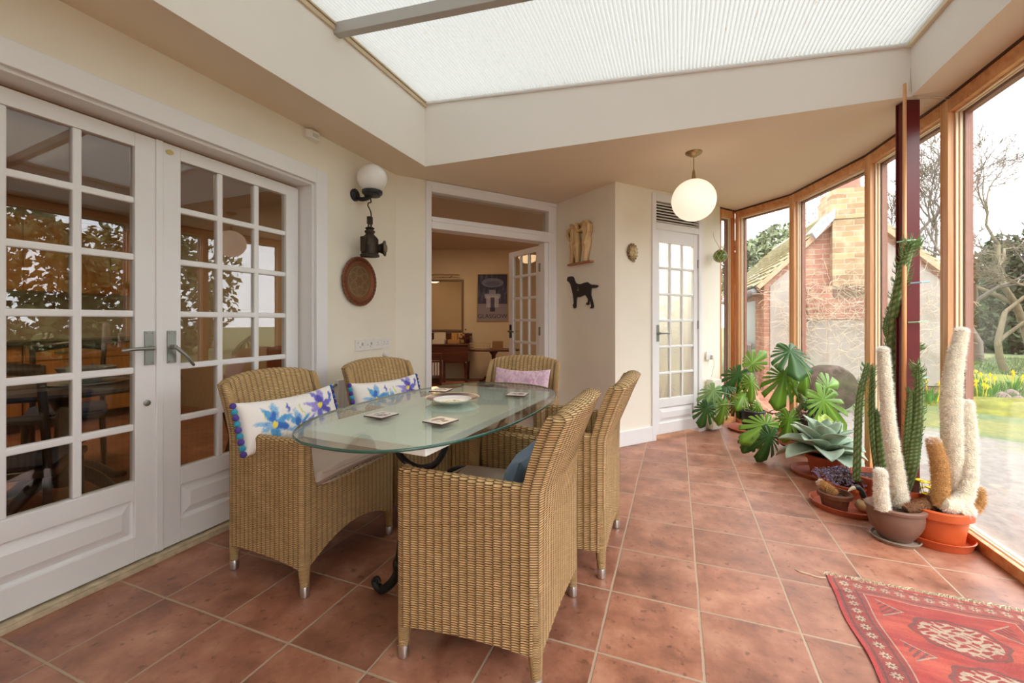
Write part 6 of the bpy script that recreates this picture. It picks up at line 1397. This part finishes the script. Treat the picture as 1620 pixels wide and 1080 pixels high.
m = MB(); m.box(-.25, .22, 0, .04, .52, .56); m.box(-.25, .22, 0, .03, .40, .43); m.obj('back_rail', mah, t, bevel=.005)
for sx in (-.24, .20):
    for y in (0, .40): m = MB(); m.box(sx-.015, sx+.02, y, y+.035, 0, .55 if y == 0 else .42); m.obj('leg', mah, t, bevel=.003)
def stripe_mat():
    m, nt, b = newmat('striped seat cloth'); tc = N(nt, 'ShaderNodeTexCoord'); sx = N(nt, 'ShaderNodeSeparateXYZ'); nt.links.new(tc.outputs['Object'], sx.inputs[0]); f = math_(nt, 'GREATER_THAN', math_(nt, 'FRACT', math_(nt, 'MULTIPLY', sx.outputs[0], 22.0)), .5); nt.links.new(mixc(nt, f, srgb(120,108,98), srgb(206,200,190)), b.inputs['Base Color']); b.inputs['Roughness'].default_value = .9; return m
MB().box(-.215, .185, -.006, .40, .18, .40).obj('seat_skirt', stripe_mat(), t, bevel=.01)
# tripod table with a box
t = study('tripod_table', 'dark tilt-top tripod table beside the open glazed door', 'table', -.33, 0, .55)
m = MB(); m.lathe([(.001, .575), (.47, .575), (.48, .585), (.47, .60), (.46, .592), (.001, .592)], 40, sx=1, sy=.6); m.obj('table_top', mah, t, auto=30)
m = MB(); m.lathe([(.03, .1), (.05, .16), (.03, .22), (.045, .3), (.028, .4), (.04, .5), (.10, .575)], 20); m.obj('column', mah, t, smooth=True)
for k in range(3): a = k*2.094+.5; m = MB(); m.tube(smoothpath([(0, 0, .16), (math.cos(a)*.14, math.sin(a)*.14, .11), (math.cos(a)*.24, math.sin(a)*.24, .025), (math.cos(a)*.31, math.sin(a)*.31, .015)], 5), cols_along([.03, .024, .018, .015], 5), 8); m.obj('leg', mah, t, smooth=True)
t = study('card_box', 'brown card box standing on the tripod table', 'box', -.33, .5925, .55); MB().box(-.02, .17, -.12, .10, 0, .15).obj('box_body', simple('brown box', srgb(136,98,62), .8), t, bevel=.003)
t = study('wire_basket', 'low pale wire basket on the tripod table', 'basket', -.33, .5925, .55); m = MB(); 
for z in (.01, .06, .11): m.tube([(-.24+.17*math.cos(a)*(1+z), -.02+.11*math.sin(a), z+.004) for a in np.linspace(0, 2*PI, 25)], .004, 5)
for a in np.linspace(0, 2*PI, 17): m.tube([(-.24+.17*math.cos(a), -.02+.11*math.sin(a), .01), (-.24+.19*math.cos(a), -.02+.11*math.sin(a), .112)], .0025, 4)
m.obj('basket_wires', simple('pale wire', srgb(190,168,130), .5), t)
# ------------------------------------------------------------------ the dining kitchen behind the French doors
oak = wood('honey oak', srgb(176,116,46), srgb(206,146,70), .4, 'Z', 3); wtop = simple('dark worktop', srgb(60,46,38), .25); hnd = M['pewter']
for k in range(5):
    y = .3+k*.62
    t = thing('base_cabinet', ('oak base cabinet at the near end of the kitchen run', 'oak base cabinet next to the near end of the run', 'oak base cabinet under the tap', 'oak base cabinet right of the sink', 'oak base cabinet at the far end of the run')[k], 'cabinet', (-6.6, y, 0), 0, 'oak base cabinets')
    MB().box(0, .56, .005, .61, .1, .87).obj('carcass', oak, t); d_ = MB(); d_.box(.56, .58, .01, .605, .11, .70); dd = d_.obj('door', oak, t, bevel=.004); m = MB(); m.box(.58, .592, .52, .535, .5, .65); m.obj('door_handle', hnd, dd)
    d_ = MB(); d_.box(.56, .58, .01, .605, .715, .86); dd = d_.obj('drawer', oak, t, bevel=.004); m = MB(); m.box(.58, .592, .22, .38, .78, .795); m.obj('drawer_handle', hnd, dd)
t = MB(); t.box(-6.6, -5.98, .29, 3.42, .87, .91); tag(t.obj('worktop', wtop, None, bevel=.004), 'long dark worktop over the oak base cabinets', 'worktop')
for k in range(4):
    y = .45+k*.72
    t = thing('wall_cabinet', ('oak wall cabinet nearest the left edge', 'oak wall cabinet left of the middle gap', 'oak wall cabinet right of the middle gap', 'oak wall cabinet at the far end')[k], 'cabinet', (-6.6, y, 1.42), 0, 'oak wall cabinets')
    MB().box(0, .32, 0, .70, 0, .80).obj('carcass', oak, t); d_ = MB(); d_.box(.32, .34, .005, .345, .01, .79); d_.box(.32, .34, .355, .695, .01, .79); d_.obj('doors', oak, t, bevel=.004)
t = thing('kitchen_tap', 'pale swan-neck tap at the kitchen sink', 'tap', (-6.25, 1.9, .911)); m = MB(); m.tube(smoothpath([(0, 0, 0), (0, 0, .22), (.03, 0, .30), (.11, 0, .31), (.14, 0, .25)], 6), .013, 10); m.obj('spout', M['chrome'], t, smooth=True)
dkw = wood('near black wood', srgb(40,26,20), srgb(58,40,30), .3, 'X', 4)
t = thing('round_table', 'dark round pedestal table behind the left French door', 'table', (-3.55, 1.45, 0)); m = MB(); m.lathe([(.001, .70), (.56, .70), (.58, .715), (.575, .73), (.001, .732)], 48); m.obj('table_top', dkw, t, auto=30)
m = MB(); m.lathe([(.06, .10), (.09, .16), (.05, .22), (.085, .30), (.05, .36), (.04, .55), (.07, .62), (.16, .70)], 24); m.obj('pedestal', dkw, t, smooth=True)
for k in range(4): a = k*PI/2+.4; m = MB(); m.tube(smoothpath([(0, 0, .2), (math.cos(a)*.18, math.sin(a)*.18, .15), (math.cos(a)*.32, math.sin(a)*.32, .05), (math.cos(a)*.42, math.sin(a)*.42, .022)], 5), cols_along([.045, .036, .028, .022], 5), 10); m.obj('leg', dkw, t, smooth=True)
t = thing('glass_bowl', 'cut glass bowl on a dish on the dark round table', 'bowl', (-3.42, 1.50, .733)); m = MB(); m.lathe([(.05, 0), (.055, .012), (.12, .06), (.14, .10), (.134, .10), (.112, .062), (.04, .016), (.001, .014)], 32); m.obj('bowl_body', simple('cut glass', (.45,.5,.5), .1, .3, bump=.5, bscale=60), t, auto=50); m = MB(); m.lathe([(.001, 0), (.18, 0), (.20, .01), (.19, .012), (.001, .004)], 40, c=(0, 0, -.0005)); m.obj('dish', simple('silver dish', (.6,.6,.6), .25, .8), t, auto=50)
def dchair(label, x, y, rz, seatm):
    t = thing('dark_dining_chair', label, 'chair', (x, y, 0), rz, 'dark chairs round the pedestal table'); m = MB(); m.box(-.22, .22, -.22, .22, .40, .44); m.obj('seat_frame', dkw, t, bevel=.01); m, uv, o = pillow(.43, .43, .05, 14, 14, .2); m.v = [(a, c, b+.46) for a, b, c in m.v]; m.obj('seat_pad', seatm, t, smooth=True)
    for sx in (-1, 1):
        m = MB(); m.tube([(sx*.19, .19, .42), (sx*.20, .20, 0)], [.02, .014], 8); m.obj('leg', dkw, t, smooth=True); m = MB(); m.tube(smoothpath([(sx*.20, -.27, 0), (sx*.19, -.20, .42), (sx*.19, -.24, .7), (sx*.20, -.31, .92)], 5), .017, 8); m.obj('leg', dkw, t, smooth=True)
    m = MB(); m.tube([(-.2, -.31, .90), (0, -.335, .93), (.2, -.31, .90)], .028, 10); m.tube([(-.19, -.25, .68), (.19, -.25, .68)], .018, 8); m.obj('back_rail', dkw, t, smooth=True)
blu = simple('dark striped seat cloth', srgb(58,60,78), .9); rd = simple('rust red upholstery', srgb(140,60,36), .8)
dchair('dark chair with blue seat in front of the round table', -2.98, 1.02, math.radians(52), blu); dchair('dark chair with blue seat left beside the round table', -3.3, .62, math.radians(20), blu); dchair('dark chair on the far side of the round table', -4.25, 1.75, math.radians(-115), blu)
t = thing('leather_armchair', 'rust-brown bentwood armchair behind the right French door', 'chair', (-3.25, 2.75, 0), math.radians(200)); m = MB(); m.box(-.28, .28, -.26, .26, .34, .46); m.obj('seat', rd, t, bevel=.03); m = MB(); m.box(-.27, .27, -.30, -.20, .46, .88); m.obj('backrest', rd, t, bevel=.03)
for sx in (-1, 1): m = MB(); m.tube(smoothpath([(sx*.30, -.28, 0), (sx*.30, -.15, .25), (sx*.31, .05, .55), (sx*.31, .26, .58), (sx*.30, .30, .4), (sx*.30, .22, .15), (sx*.30, .30, 0)], 6), .020, 8); m.obj('armrest', dkw, t, smooth=True)
# added fill lights that brighten the kitchen and the study, without fittings
for nm, lc, en, sz in (('kitchen fill', (-4.6, 1.4, 2.46), 12, 1.0), ('study fill', tuple(cw(-.9, 6.4, 2.46)), 10, .7)):
    ld = bpy.data.lights.new(nm, 'AREA'); ld.energy = en; ld.size = sz; ld.color = (1, .74, .46); lo = bpy.data.objects.new(nm.replace(' ', '_'), ld); COL.objects.link(lo); lo.location = lc
